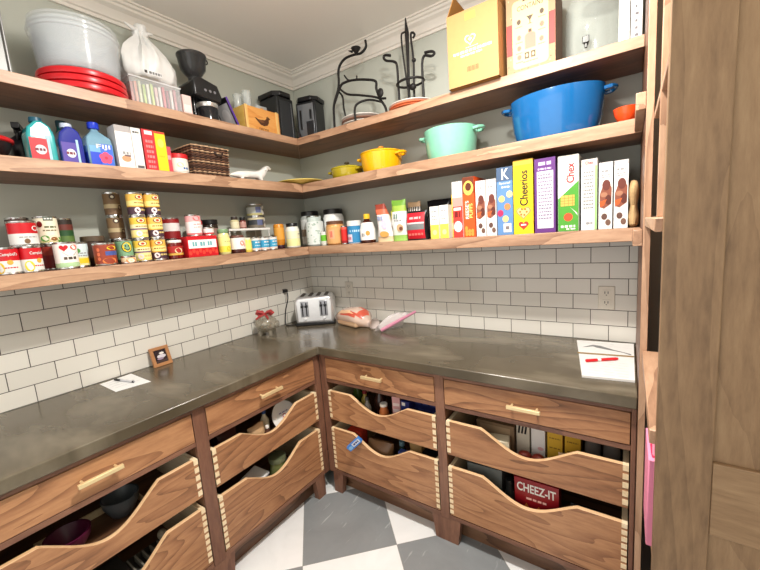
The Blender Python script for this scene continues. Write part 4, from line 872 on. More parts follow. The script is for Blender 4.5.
m = M(); m.tube(curve(rel([(.523, 2.354), (.588, 2.449), (.631, 2.462), (.698, 2.456), (.786, 2.433), (.852, 2.405), (.854, 2.362), (.868, 2.307), (.896, 2.253), (.905, 2.184)], q), [-.02]*7+[-.01, -.0, .0]), .0075, IRON, 8); obj('arch', m, s1)
m = M(); m.tube(curve(rel([(.574, 2.443), (.637, 2.391), (.728, 2.361), (.826, 2.327), (.874, 2.305), (.915, 2.295)], q), -.02), .0065, IRON, 8); m.sphere((.885-q, -.03, 2.33-Z3), (.022, .012, .026), IRON, 12, 8); obj('branch', m, s1)
m = M(); m.tube(curve(rel([(.558, 2.43), (.575, 2.395), (.562, 2.33), (.57, 2.226)], q), [0, .01, .03, .05]), .006, IRON, 8); obj('leg', m, s1)
m = M(); m.tube(curve(rel([(.771, 2.182), (.778, 2.26), (.833, 2.29), (.88, 2.285)], q), [-.137, -.135, -.09, -.02]), .0065, IRON, 8); obj('leg', m, s1)
m = M(); m.tube(curve(rel([(.61, 2.513), (.646, 2.473), (.71, 2.452), (.72, 2.474)], q), [0, -.01, -.02, -.02]), .005, IRON, 8); obj('twig', m, s1)
m = M(); m.lathe([(.004, 0), (.014, .008), (.03, .03), (.026, .03), (.0002, .012)], IRON, 14, c=(.728-q, -.02, 2.596-Z3)); m.tube([(.70-q, -.02, 2.615-Z3), (.675-q, -.025, 2.626-Z3)], [.008, .002], IRON, 8); obj('leaf_cup', m, s1)
s2 = thing('iron_stand', 'black iron stand with two curled hooks and a pointed pole', 'candle stand', (1.075, -.15, Z3+.042))
q = 1.075; zb = Z3+.042
m = M(); m.tube([(1.066-q, -.02, .0), (1.073-q, -.02, 2.432-zb), (1.076-q, -.02, 2.59-zb), (1.072-q, -.02, 2.665-zb)], [.0085, .008, .012, .003], IRON, 10); m.sphere((1.100-q, -.002, 2.45-zb), .012, IRON, 10, 8); m.tube(curve(rel([(1.089, 2.24), (1.09, 2.294), (1.097, 2.442), (1.088, 2.575), (1.10, 2.59), (1.112, 2.575), (1.1, 2.562)], q, zb), .0), .006, IRON, 8); m.tube(curve(rel([(1.068, 2.30), (1.052, 2.46), (1.046, 2.575), (1.06, 2.592), (1.085, 2.585)], q, zb), -.03), .005, IRON, 8); obj('pole', m, s2)
m = M(); m.tube(curve(rel([(1.004, 2.217), (1.004, 2.29), (1.003, 2.345), (1.002, 2.444), (.982, 2.473), (.937, 2.491), (.918, 2.511), (.928, 2.523), (.964, 2.51)], q, zb), -.02), .007, IRON, 8); obj('hook', m, s2)
m = M(); m.tube(curve(rel([(1.157, 2.217), (1.157, 2.272), (1.156, 2.329), (1.159, 2.414), (1.175, 2.443), (1.213, 2.429), (1.231, 2.435), (1.219, 2.45), (1.176, 2.458)], q, zb), -.02), .007, IRON, 8); obj('hook', m, s2)
m = M(); m.tube([(1.08-q+.078*math.cos(2*PI*k/20), -.02+.06*math.sin(2*PI*k/20), 2.335-zb) for k in range(20)], .0065, IRON, 8, closed=True); m.sphere((1.10-q, -.03, 2.305-zb), (.02, .018, .018), IRON, 12, 8); obj('ring', m, s2)
# kraft box with open flaps
kb = thing('cardboard_box', 'yellow kraft cardboard box with a white heart and open flaps', 'box', (1.488, -.325, Z3+.0004))
KR = P((188, 144, 90), .65); KD = P((170, 122, 62), .7); kw, kd, kh = .1175, .2, .318
m = M()
m.box(-kw, kw, 0, .003, 0, kh, KR); m.box(-kw, kw, kd-.003, kd, 0, kh, KR); m.box(-kw, -kw+.003, 0.003, kd-.003, 0, kh, KR); m.box(kw-.003, kw, .003, kd-.003, 0, kh, KR); m.box(-kw, kw, 0, kd, 0, .003, KD)
m.front(0); WT = P((250, 236, 210), .6)
m.heart(-.008, kh*.60, .026, WT); m.heart(-.008, kh*.60, .020, KR, .0012); m.heart(-.008, kh*.60, .008, WT, .0014)
m.lines(-.09, .09, kh*.455, .011, WT, 9); m.lines(-.055, .045, kh*.405, .008, WT, 5); m.lines(-.03, .03, kh*.50, .003, WT, 6)
for k in range(9): m.rect(-.026+k*.0062, -.026+k*.0062+[.002, .004, .003][k % 3], kh*.175, kh*.245, P((110, 76, 40)), .0008)
m.rect(-.03, .02, kh*.86, kh*.96, P((206, 160, 84)), .0007)
obj('box_body', m, kb)
for nm_, ax in (('x-', -1), ('x+', 1)):
    f = M(); s = ax; f.prism([(s*kw, kh+.001), (s*(kw-.004), kh+.001), (s*(kw-.010)+.03, kh+.075), (s*(kw-.006)+.03, kh+.077)][::s], .005, kd-.005, KD, 'Y'); obj('flap', f, kb)
f = M(); f.add([(-kw, kd-.003, kh+.001), (kw, kd-.003, kh+.001), (kw, kd-.06, kh+.075), (-kw, kd-.06, kh+.075), (-kw, kd, kh+.001), (kw, kd, kh+.001), (kw, kd-.057, kh+.078), (-kw, kd-.057, kh+.078)], [(0,1,2,3), (7,6,5,4), (0,4,5,1), (3,2,6,7), (1,5,6,2), (0,3,7,4)], KD); obj('flap', f, kb)
# decorative box
db = thing('gift_box', 'patterned brown and cream box with drink icons and red side bands', 'box', (1.72, -.245, Z3+.0004))
m = M(); BR_ = P((176, 140, 104), .6); CRM = P((222, 200, 146), .6); RB = P((206, 70, 64), .6); bw, bh = .100, .335; IK = P((90, 74, 56), .6)
m.box(-bw, bw, 0, .2, 0, bh, BR_, sides=P((120, 88, 66), .6)); m.front(0)
rnd = random.Random(11)
for k in range(150):
    u = rnd.uniform(-bw+.004, bw-.004); v = rnd.uniform(.004, bh-.004)
    if abs(u) > .068 or v < .032 or v > bh-.02: m.ell(u, v, rnd.uniform(.002, .005), rnd.uniform(.002, .005), P((212, 178, 136), .6) if k % 2 else P((150, 96, 74), .6), .0005, 7)
m.rect(-bw+.001, -.074, bh*.28, bh*.66, RB, .0009); m.rect(.074, bw-.001, bh*.28, bh*.66, RB, .0009)
pp = []
for cx_, cz_, a0 in ((.056, bh-.045, 0), (-.056, bh-.045, 1), (-.056, .047, 2), (.056, .047, 3)):
    for k in range(6): a = (a0+k/5)*PI/2; pp.append((cx_+.018*math.cos(a), cz_+.018*math.sin(a)))
m.poly(pp, CRM, .0010)
m.text('CONTAINS', 0, bh*.82, .105, .020, IK, 0, .0014); m.lines(-.03, .03, bh*.9, .006, IK, 5, d=.0014)
m.rect(-.022, .022, bh*.31, bh*.46, P((214, 130, 110), .6), .0013); m.ell(0, bh*.46, .022, .014, P((214, 130, 110), .6), .0014); m.rect(-.007, .007, bh*.50, bh*.54, IK, .0013); m.poly([(-.014, bh*.70), (.014, bh*.70), (.002, bh*.645), (.002, bh*.61), (.01, bh*.60), (-.01, bh*.60), (-.002, bh*.61), (-.002, bh*.645)], IK, .0014)
for u, v in ((-.046, .66), (-.046, .47), (-.046, .34), (-.046, .23), (.048, .70), (.048, .55), (.046, .38)): m.ell(u, bh*v, .009, .011, IK if v > .6 else P((196, 120, 96), .6), .0013, 9); m.lines(u-.014, u+.014, bh*v-.02, .003, IK, 4, d=.0014)
for u in (-.014, .012): m.rect(u-.009, u+.009, bh*.19, bh*.27, IK, .0013); m.ell(u, bh*.23, .005, .008, CRM, .0016, 9)
m.lines(-.03, .03, bh*.155, .003, IK, 5, d=.0014)
obj('box_body', m, db)
# glass dispenser
gd = thing('drink_dispenser', 'large clear glass drinks jar with a small tap', 'jar', (1.945, -.155, Z3+.0004))
m = M(); GL = P((196, 206, 200), .05, .1, .22)
m.lathe([(.085, 0), (.094, .004), (.098, .02), (.098, .21), (.09, .235), (.07, .262), (.066, .29), (.07, .295)], GL, 40); obj('jar_body', m, gd)
m = M(); m.lathe([(.074, .296), (.076, .298), (.076, .32), (.06, .33), (.0002, .333)], P((190, 196, 190), .1, 0, .6), 32); obj('lid', m, gd)
m = M(); m.lathe([(.009, 0), (.009, .022)], P((70, 70, 68), .3, .8), 12, T=Matrix.Translation((-.01, -.0985, .045)) @ Matrix.Rotation(PI/2, 4, 'X')); m.box(-.022, .002, -.128, -.118, .040, .066, P((60, 60, 58), .3, .8)); m.box(-.015, -.005, -.124, -.116, .022, .04, P((60, 60, 58), .3, .8)); obj('tap', m, gd, bevel=.002)
# white cook books
for k, (xx, lab) in enumerate(((2.061, 'white spined book with grey lettering beside the glass jar'), (2.1005, 'white spined book with black lettering against the tall cabinet'))):
    m = M(); wv = .036
    m.box(-wv/2, wv/2, 0, .18, 0, .27, P((240, 238, 234), .5)); m.front(0)
    for j in range(9): m.lines(-.005, .006, .03+j*.025, .010, P((110, 106, 108)) if k else P((176, 176, 172)), 1)
    tag(obj('cook_book', m, None, (xx, -.235, Z3+.0004), bevel=.0015), lab, 'book', 'white books by the glass jar')

# ------------------------------------------------------------------ on the worktop
ch_ = P((232, 232, 232), .3, .75); T0 = (.2065, -.190, CT)
to = thing('toaster', 'chrome four-slot toaster with cord in the counter corner', 'toaster', T0, math.radians(36.9)); to.scale = (1.07, 1.0, 1.04)
m = M(); m.prism([(-.125, .014), (.125, .014), (.130, .16), (.112, .198), (-.112, .198), (-.130, .16)], -.10, .10, ch_, 'Y'); obj('toaster_body', m, to, bevel=.018, seg=4)
m = M(); m.box(-.128, .128, -.103, .103, .001, .020, BLACK); obj('toaster_base', m, to, bevel=.004)
for cx_ in (-.062, .062): m = M(); m.box(cx_-.026, cx_+.026, -.1035, -.0995, .062, .168, P((168, 168, 172), .3, 1)); obj('control_panel', m, to, bevel=.002)
for cx_ in (-.062, .062):
    for s in (-.014, .012): m = M(); m.box(cx_+s-.004, cx_+s+.004, -.1055, -.1037, .068, .16, BLACK); m.box(cx_+s-.009, cx_+s+.009, -.118, -.1056, .128, .142, BLACK); obj('lever', m, to, bevel=.001)
for cx_ in (-.062, .062): m = M(); m.lathe([(.011, 0), (.0105, .007), (.0002, .0075)], P((240, 240, 240), .2, 1), 18, T=Matrix.Translation((cx_, -.1003, .044)) @ Matrix.Rotation(PI/2, 4, 'X')); obj('dial', m, to)
m = M()
for k in range(4): m.box(-.093+.053*k, -.093+.053*k+.026, -.07, .07, .1975, .1992, BLACK); m.box(-.088+.053*k, -.072+.053*k, -.066, .066, .199, .204, P((70, 62, 54), .4, .5))
obj('bread_slots', m, to)
ct_ = Matrix.Translation(T0) @ Matrix.Rotation(math.radians(36.9), 4, 'Z') @ Matrix.Diagonal((1.07, 1.0, 1.04, 1)); inv = ct_.inverted()
m = M(); pts = [(.022, -.300, 1.162), (.045, -.305, 1.150), (.05, -.310, 1.10), (.035, -.325, 1.03), (.030, -.335, .965), (.04, -.345, .925), (.075, -.36, .9195), (.11, -.33, .9195), (.105, -.27, .9195)]
cv = []
V = [Vector(p) for p in pts]
for i in range(len(V)-1):
    a, b, c, d = V[max(i-1, 0)], V[i], V[i+1], V[min(i+2, len(V)-1)]
    for k in range(6): u = k/6; cv.append(.5*((2*b)+(c-a)*u+(2*a-5*b+4*c-d)*u*u+(3*b-a-3*c+d)*u**3))
cv.append(V[-1])
m.tube([inv @ p for p in cv], .0036, BLACK, 8)
m.add(*[[inv @ Vector(v) for v in [(.0095,-.316,1.150),(.034,-.314,1.153),(.034,-.288,1.153),(.0095,-.286,1.150),(.0095,-.316,1.174),(.034,-.314,1.171),(.034,-.288,1.171),(.0095,-.286,1.174)]], [(0,3,2,1),(4,5,6,7),(0,1,5,4),(1,2,6,5),(2,3,7,6),(3,0,4,7)]], BLACK); obj('power_cord', m, to)
# glass pig bank with a red bow
pg = thing('piggy_bank', 'clear glass pig bank of coins with a red bow', 'ornament', (.125, -.578, CT+.0004), .5); pg.scale = (1.18, 1.18, 1.18)
PG = P((176, 168, 150), .05, .35, .6, coat=.7)
m = M(); m.sphere((0, 0, .066), (.062, .054, .050), PG, 28, 18); m.lathe([(.02, .0), (.021, .012), (.02, .014)], PG, 18, T=Matrix.Translation((.055, 0, .06)) @ Matrix.Rotation(PI/2, 4, 'Y'))
for a, b in ((-.03, -.026), (-.03, .026), (.03, -.026), (.03, .026)): m.lathe([(.009, 0), (.011, .004), (.012, .03)], PG, 12, c=(a, b, 0))
for s in (-1, 1): m.prism([(.012, .108), (.032, .108), (.028, .126)], s*.022-.003, s*.022+.003, PG, 'Y')
obj('glass_body', m, pg)
m = M(); rnd = random.Random(8)
for k in range(26):
    a = rnd.uniform(0, 6.28); rr = rnd.uniform(0, .03); zz_ = .034+.0016*k
    T = Matrix.Translation((rr*math.cos(a), rr*math.sin(a)*.8, zz_)) @ Matrix.Rotation(rnd.uniform(-.7, .7), 4, 'X') @ Matrix.Rotation(rnd.uniform(-.7, .7), 4, 'Y')
    m.lathe([(.009, 0), (.009, .0014)], (P((176, 128, 84), .3, .8), P((190, 188, 180), .25, .9))[k % 2], 12, T=T)
o = obj('coin_pile', m, pg); o['kind'] = 'stuff'
m = M(); RBW = P((168, 60, 60), .5)
for s in (-1, 1):
    m.tube([(0, 0, .119), (s*.018, -.006, .132), (s*.038, -.008, .136), (s*.046, -.004, .126), (s*.034, 0, .117), (s*.012, 0, .117)], [.005, .009, .011, .010, .008, .005], RBW, 8); m.tube([(0, -.004, .118), (s*.022, -.03, .112), (s*.036, -.045, .1)], [.004, .007, .004], RBW, 6)
m.sphere((0, 0, .12), .009, RBW, 10, 8); m.tube([(0, 0, .118), (-.03, .03, .128), (-.045, .035, .118)], [.004, .008, .004], RBW, 6); obj('bow', m, pg)
# bread in its bag
bb = thing('bread_loaf', 'sliced bread loaf in a clear bag with red print beside the toaster', 'bread', (.535, -.165, CT+.003), -.28); bb.scale = (1.12, 1.25, 1.3)
BRD = P((232, 190, 150), .6); m = M()
m.prism([(-.10, 0), (.095, 0), (.1, .04), (.085, .075), (.02, .085), (-.06, .08), (-.10, .06)][::1], -.055, .055, BRD, 'Y'); m.jitter(.004, 30, 1); obj('loaf', m, bb, bevel=.014, seg=3)
m = M(); BC = P((246, 226, 214), .15, 0, .5); vs = []; fs = []
prs = [(-.115, .045, .03), (-.108, .062, .065), (-.05, .064, .088), (.04, .063, .094), (.095, .060, .086), (.125, .034, .06), (.15, .014, .036), (.165, .012, .036), (.19, .026, .05), (.205, .03, .056)]
n = 22
for j, (xx, ry, hz_) in enumerate(prs):
    for i in range(n):
        a = 2*PI*i/n; wr = .005*mnoise.noise(Vector((xx*40, math.cos(a)*3, math.sin(a)*3)))
        vs.append((xx, (ry+wr)*math.cos(a), max(.0012, hz_/2+.002+(hz_/2+wr)*math.sin(a))))
for j in range(len(prs)-1):
    for i in range(n): k = (i+1) % n; fs.append((j*n+i, j*n+k, (j+1)*n+k, (j+1)*n+i))
fs.append(tuple(range(n-1, -1, -1)))
RP = P((214, 84, 66), .3, 0, .75)
m.add(vs, fs, [RP if (f//n == 4 and f < len(fs)-1 and 2 < f % n < 9) or (2 <= f//n < 4 and f % n in (8, 9)) or (f//n == 3 and f % n in (3, 4)) else (P((248, 232, 226), .2, 0, .55) if f//n > 5 else BC) for f in range(len(fs))]); obj('bread_bag', m, bb, ang=70)
# zip bag with a pink strip
zb_ = thing('zip_bag', 'crumpled clear zip bag with a slanting pink edge on the counter', 'bag', (.825, -.165, CT+.0004), .0)
m = M(); m.tube([(-.0, -.10, .010), (.04, -.06, .034), (.09, .0, .064), (.150, .085, .100)], [.010, .012, .010, .008], P((196, 130, 152), .35), 10); obj('pink_edge', m, zb_)
m = M(); N = 12; vs = []; fs = []
for i in range(N+1):
    for j in range(N+1):
        u = i/N; v = j/N
        x_ = -.035+.175*u*v+.055*(1-v)*u*.9; y_ = -.115+.19*u*.6+.1*v*u; 
        px_ = Vector((-.005, -.10, .012)).lerp(Vector((.145, .08, .097)), u); qx = Vector((-.045, -.10, .0015)).lerp(Vector((.05, .07, .0015)), u)
        p_ = px_.lerp(qx, v); hump = .085*math.sin(PI*v)*(.4+.6*math.sin(PI*u)); wr = mnoise.noise(Vector((u*6, v*6, 1)))*.022
        vs.append((p_.x+wr, p_.y+wr, max(.001, p_.z+hump*.8+wr)))
for i in range(N):
    for j in range(N): a = i*(N+1)+j; fs.append((a, a+1, a+N+2, a+N+1))
m.add(vs, fs, P((240, 232, 230), .12, 0, .38)); o = obj('bag_film', m, zb_, ang=80)
sm = o.modifiers.new('t', 'SOLIDIFY'); sm.thickness = .0012
# paper with a black pen
PAP = P((238, 238, 236), .6); m = M(); m.prism([(.043, -1.486), (.230, -1.488), (.256, -1.354), (.030, -1.349)], CT+.0003, CT+.0012, PAP, 'Z')
m.pl = lambda u, v, d: (u, v, CT+.0012+d)
for k in range(4): m.rect(.07+.035*k, .074+.035*k, -1.47, -1.40+.01*k, P((200, 200, 200)), .0003)
tag(obj('paper_sheet', m), 'white sheet of paper lying on the counter by the picture frame', 'paper')
pn = thing('ballpoint_pen', 'black capped pen resting on the white sheet', 'pen', (.128, -1.415, CT+.0068))
m = M(); T = Matrix.Rotation(.22, 4, 'Z') @ Matrix.Rotation(PI/2, 4, 'Y')
m.lathe([(.002, -.07), (.0052, -.068), (.0052, -.028)], BLACK, 12, T=T); m.tube([(-.068, -.0185, .0035), (-.05, -.0125, .0045)], .0015, BLACK, 6); obj('cap', m, pn)
m = M(); m.lathe([(.0045, -.0275), (.0045, .055), (.0015, .07)], P((200, 200, 204), .3), 12, T=T); obj('barrel', m, pn)
m = M(); m.lathe([(.0049, .058), (.0049, .066)], BLACK, 12, T=T); obj('tip', m, pn)
# picture frame leaning on the tiles
fr = thing('framed_photo', 'small wooden picture frame leaning on the side wall tiles', 'frame', (.068, -1.207, CT+.0012), LW)
FW = wood('frame_oak', (116, 72, 38), (150, 98, 56), (178, 124, 76), 'X'); Rt = Matrix.Rotation(math.radians(-20), 4, 'X'); a, b, c = .047, .104, .017
m = M(); m.box(-a, a, 0, .014, 0, c, FW, Rt); m.box(-a, a, 0, .014, b-c, b, FW, Rt); m.box(-a, -a+c, 0, .014, c, b-c, FW, Rt); m.box(a-c, a, 0, .014, c, b-c, FW, Rt); obj('frame_border', m, fr, bevel=.0015)
m = M(); m.box(-a+c, a-c, .006, .012, c, b-c, P((46, 36, 40), .2), Rt); m.front(.006, Rt)
m.ell(.004, .052, .022, .010, P((206, 200, 206), .2), .0006); m.ell(.008, .068, .012, .006, P((226, 220, 214), .2), .0007); m.ell(-.004, .040, .016, .006, P((150, 130, 150), .2), .0007); m.rect(-.029, .029, .019, .032, P((70, 56, 54), .2), .0006); obj('photo', m, fr)
# notebook with marker
nb = thing('notebook', 'white printed notebook with gold band at the end of the counter', 'notebook', (1.99, -.30, CT+.0004))
m = M(); nbp = [(1.951-1.99, -.540+.30), (2.119-1.99, -.518+.30), (2.119-1.99, -.050+.30), (1.885-1.99, -.075+.30)]
m.prism(nbp, 0, .0085, P((222, 220, 216), .45), 'Z')
m.pl = lambda u, v, d: (u, v, .0085+d)
GM = P((196, 156, 90), .3, .8); m.poly([(-.079, .018), (.1285, .046), (.1285, .064), (-.083, .037)], GM, .0008)
GP = P((116, 118, 118)); m.poly([(-.07, .12), (-.03, .145), (-.01, .13), (.09, .095), (.115, .07), (.12, .085), (.05, .125), (.0, .165), (-.03, .17), (-.045, .155)], GP, .0006)
for k in range(6): m.lines(-.03+.004*k, .11, -.20+.03*k, .0022, P((186, 182, 178)), 3, d=.0006)
m.lines(-.09, .05, .205, .004, P((206, 204, 200)), 5, d=.0006); m.lines(.02, .12, .17, .003, P((206, 204, 200)), 4, d=.0006); obj('pages', m, nb)
mk = thing('marker_pen', 'red marker pen lying on the white notebook', 'pen', (2.007, -.348, CT+.0155), .585)
T = Matrix.Rotation(PI/2, 4, 'Y')
m = M(); m.lathe([(.004, -.068), (.0065, -.066), (.0065, -.02)], P((216, 30, 40), .3), 14, T=T); obj('cap', m, mk)
m = M(); m.lathe([(.006, -.0195), (.006, -.006)], WHITE, 14, T=T); obj('band', m, mk)
m = M(); m.lathe([(.0062, -.0055), (.0062, .058), (.004, .066)], P((222, 40, 46), .3), 14, T=T); obj('barrel', m, mk)
# outlets on the back wall
for xx, lab, mt in ((2.006, 'white double power outlet on the tiles above the notebook', P((222, 216, 202), .35)), (.388, 'power outlet blending into the tiles above the bread', P((206, 200, 188), .35))):
    t = thing('power_outlet', lab, 'outlet', (xx, -.0095, 1.132), 0, 'tiled wall outlets')
    m = M(); m.box(-.035, .035, -.006, 0, -.058, .058, mt); obj('cover_plate', m, t, bevel=.003)
    for zz in (-.024, .024):
        m = M(); m.box(-.017, .017, -.0085, -.0063, zz-.016, zz+.016, mt); m.front(-.0085); m.rect(-.008, -.005, zz-.003, zz+.009, BLACK, .0004); m.rect(.005, .008, zz-.003, zz+.009, BLACK, .0004); m.ell(0, zz-.009, .0025, .0025, BLACK, .0004, 8); obj('socket', m, t)

# ------------------------------------------------------------------ things kept in the pull-outs
ZA, ZB = .4895, .1735
def bottle(name, label, x, y, z, r, h, c, capc, rough=.2, alpha=1, cat='bottle', neck=.4):
    t = thing(name, label, cat, (x, y, z))
    m = M(); m.lathe([(r*.92, 0), (r, .004), (r, h*.62), (r*neck, h*.82), (r*neck, h*.9)], P(c, rough, 0, alpha), 20); obj('bottle_body', m, t)
    m = M(); m.lathe([(r*neck*1.12, h*.88), (r*neck*1.15, h*.9), (r*neck*1.1, h), (.0002, h)], P(capc, .4), 16); obj('cap', m, t)
    return t
def pbox(name, label, x, y, z, w, d, h, c, rz=0, art=None, top=None): return carton(name, label, x, y, z, w, d, h, P(c), art=art, rz=rz, top=top and P(top))
L3 = lambda c: (lambda m, w, h: (m.lines(-w*.35, w*.35, h*.8, h*.05, P(c), 3), m.lines(-w*.35, w*.35, h*.62, h*.04, P(c), 4), m.rect(-w*.35, w*.35, h*.3, h*.34, P(c))))
# corner cabinet, upper pull-out
bottle('oil_bottle', 'green bottle in the upper pull-out below the corner drawer', .79, -.50, ZA, .032, .19, (60, 80, 30), (150, 120, 50))
bottle('spice_bottle', 'olive gold spice bottle beside the green bottle in the pull-out', .87, -.535, ZA, .027, .165, (150, 130, 60), (110, 30, 30))
bottle('vinegar_bottle', 'dark brown bottle in the upper pull-out', .95, -.50, ZA, .033, .19, (50, 28, 22), (30, 26, 26))
bottle('extract_bottle', 'small bottle with pale top and orange base in the pull-out', 1.01, -.555, ZA, .026, .125, (190, 110, 60), (230, 226, 216), .3, 1, 'bottle', .7)
bottle('glass_bottle', 'clear grey bottle near the pink carton in the pull-out', .915, -.575, ZA, .022, .15, (120, 116, 110), (60, 60, 60))
pbox('drink_carton', 'pink and white patterned carton leaning among bottles in the pull-out', 1.085, -.545, ZA, .045, .06, .17, (214, 160, 160), .2, lambda m, w, h: [m.rect(-w*.4, w*.4, h*(.1+.2*k), h*(.2+.2*k), P((236, 214, 210))) for k in range(4)])
pbox('navy_box', 'dark navy carton filling the end of the upper pull-out', 1.228, -.50, ZA, .2, .12, .175, (28, 36, 92), 0, L3((60, 70, 130)))
pbox('navy_box', 'smaller navy carton with white corner between pink carton and large navy one', 1.15, -.56, ZA, .05, .05, .165, (34, 44, 110), 0, lambda m, w, h: m.rect(-w*.4, 0, h*.85, h*.96, WHITE))
# corner cabinet, lower pull-out
m = M(); m.box(-.05, .05, -.011, .011, 0, .034, P((70, 130, 206), .35)); m.front(-.011); m.rect(-.01, .046, .010, .032, P((206, 212, 224))); m.ell(-.028, .017, .016, .010, P((130, 180, 226)), .001); m.lines(.0, .04, .021, .010, P((60, 60, 110)), 3)
tag(obj('foil_packet', m, None, (.868, -.640, .372), rot=(.2, -.75, .35), bevel=.004), 'blue and white packet hanging over the lower pull-out edge', 'packet')
pbox('snack_box', 'red and orange box in the lower corner pull-out', .80, -.575, ZB, .09, .07, .235, (196, 60, 40), .1, lambda m, w, h: m.ell(0, h*.85, w*.3, .02, P((236, 150, 60))))
pouch('nut_bag', 'brown bag of nuts in the lower corner pull-out', .96, -.54, ZB, .17, .2, .1, [P((120, 86, 56), .4)], rz=.1)
bottle('juice_bottle', 'dark green bottle in the lower corner pull-out', 1.083, -.512, ZB, .034, .22, (36, 56, 50), (90, 120, 130))
pouch('bread_roll_bag', 'tan paper bag standing in the lower corner pull-out', 1.160, -.48, ZB, .085, .235, .08, [P((190, 152, 96), .6)])
pbox('navy_box', 'navy and white box low in the corner pull-out', 1.15, -.588, ZB, .09, .03, .205, (60, 76, 140), 0, lambda m, w, h: m.lines(-w*.4, w*.4, h*.85, h*.1, P((200, 206, 220)), 3))
pbox('storage_box', 'black box at the end of the lower corner pull-out', 1.265, -.56, ZB, .12, .14, .185, (34, 34, 38))
# beside the tall unit, upper pull-out
pbox('tea_carton', 'flat yellow carton lying across the back of the upper pull-out', 1.60, -.39, ZA, .22, .14, .205, (206, 160, 50), 0, L3((240, 210, 130)))
pbox('snack_bar_box', 'grey brown carton lying in front of the flat yellow one', 1.60, -.52, ZA, .17, .12, .14, (120, 96, 70), 0, lambda m, w, h: m.rect(-w*.4, w*.4, h*.6, h*.9, P((150, 126, 96))))
m = M(); m.box(-.045, .045, -.03, .03, 0, .10, P((236, 226, 196))); tag(obj('napkin_pack', m, None, (1.63, -.562, ZA+.0005), rot=(0, 0, .2), bevel=.004), 'cream packet tucked against the scooped front of the upper pull-out', 'packet')
pbox('mint_box', 'small box with black stripes beside the white carton in the pull-out', 1.718, -.50, ZA, .055, .08, .18, (206, 196, 176), 0, lambda m, w, h: [m.poly([(-w*.4+k*w*.25, h*.6), (-w*.25+k*w*.25, h*.6), (-w*.1+k*w*.25, h*.95), (-w*.25+k*w*.25, h*.95)], BLACK) for k in range(3)])
pbox('tea_carton', 'white carton with a grey patch standing in the upper pull-out', 1.782, -.505, ZA, .055, .1, .20, (232, 228, 222), 0, lambda m, w, h: (m.rect(-w*.4, w*.1, h*.86, h*.95, P((120, 110, 108))), m.ell(.01, h*.3, .012, .008, P((220, 170, 170)))))
YL = lambda m, w, h: (m.lines(-w*.36, w*.36, h*.86, .008, P((140, 100, 30)), 3), m.lines(-w*.36, w*.36, h*.62, .006, P((150, 110, 30)), 4), m.lines(-w*.36, w*.36, h*.4, .006, P((150, 110, 30)), 3))
pbox('tea_carton', 'golden yellow carton beside the white carton in the pull-out', 1.848, -.505, ZA, .058, .1, .198, (216, 172, 52), 0, YL)
pbox('tea_carton', 'golden yellow carton beside the dark glass jars in the pull-out', 1.915, -.505, ZA, .058, .1, .198, (212, 166, 46), 0, YL)
for k, (xx, yy, lab) in enumerate(((1.74, -.565, 'dark red wrapped bar nearest the cream packet'), (1.795, -.572, 'dark red wrapped bar in front of the white carton'), (1.85, -.57, 'dark red wrapped bar in front of the golden carton'))):
    m = M(); m.sphere((0, 0, .036), (  .030, .023, .0355), P((126, 44, 34), .3), 14, 10); m.jitter(.005, 30, k); m.v = [(a, b, max(c, .0005)) for a, b, c in m.v]
    tag(obj('candy_bar', m, None, (xx, yy, ZA+.0005)), lab, 'candy', 'wrapped bars in the pull-out')
pouch('flour_bag', 'pale paper bag lying low behind the pull-out scoop', 1.905, -.565, ZA, .07, .105, .04, [P((206, 176, 140), .6)])
for k, (xx, lab) in enumerate(((1.985, 'dim glass jar beside the golden carton in the pull-out'), (2.05, 'dim glass jar at the end of the upper pull-out'))):
    bottle('glass_jar', lab, xx, -.47, ZA, .03, .18, (110, 104, 98), (50, 46, 44), .1, 1, 'jar', .85)
# beside the tall unit, lower pull-out
m = M(); cw = .088; m.box(-cw, cw, 0, .07, 0, .262, P((140, 18, 28), .4)); m.front(0)
m.text('CHEEZ-IT', 0, .222, .155, .042, WHITE, 0, .001, .02); m.lines(-.04, .04, .172, .010, P((240, 190, 180)), 4)
for k in range(3): m.poly([(-.06+.05*k, .11), (-.02+.05*k, .11), (-.04+.05*k, .148)], P((206, 120, 50)), .0009)
tag(obj('cracker_box', m, None, (1.785, -.565, ZB+.0004), rot=(.05, 0, 0)), 'red cheese cracker box with white lettering in the lower pull-out', 'box')
pbox('storage_box', 'grey translucent box in the lower pull-out beside the red cracker box', 1.55, -.54, ZB, .16, .2, .235, (120, 124, 120), .05, top=(90, 92, 90))
bottle('soda_bottle', 'dark bottle between the grey box and the red cracker box', 1.665, -.54, ZB, .034, .21, (46, 46, 44), (30, 30, 30))
pouch('snack_bag', 'black glossy bag beside the red cracker box in the lower pull-out', 1.96, -.55, ZB, .1, .2, .06, [P((40, 40, 44), .2)])
pouch('snack_bag', 'grey glossy bag at the end of the lower pull-out', 2.045, -.54, ZB, .07, .17, .06, [P((84, 84, 86), .2)])
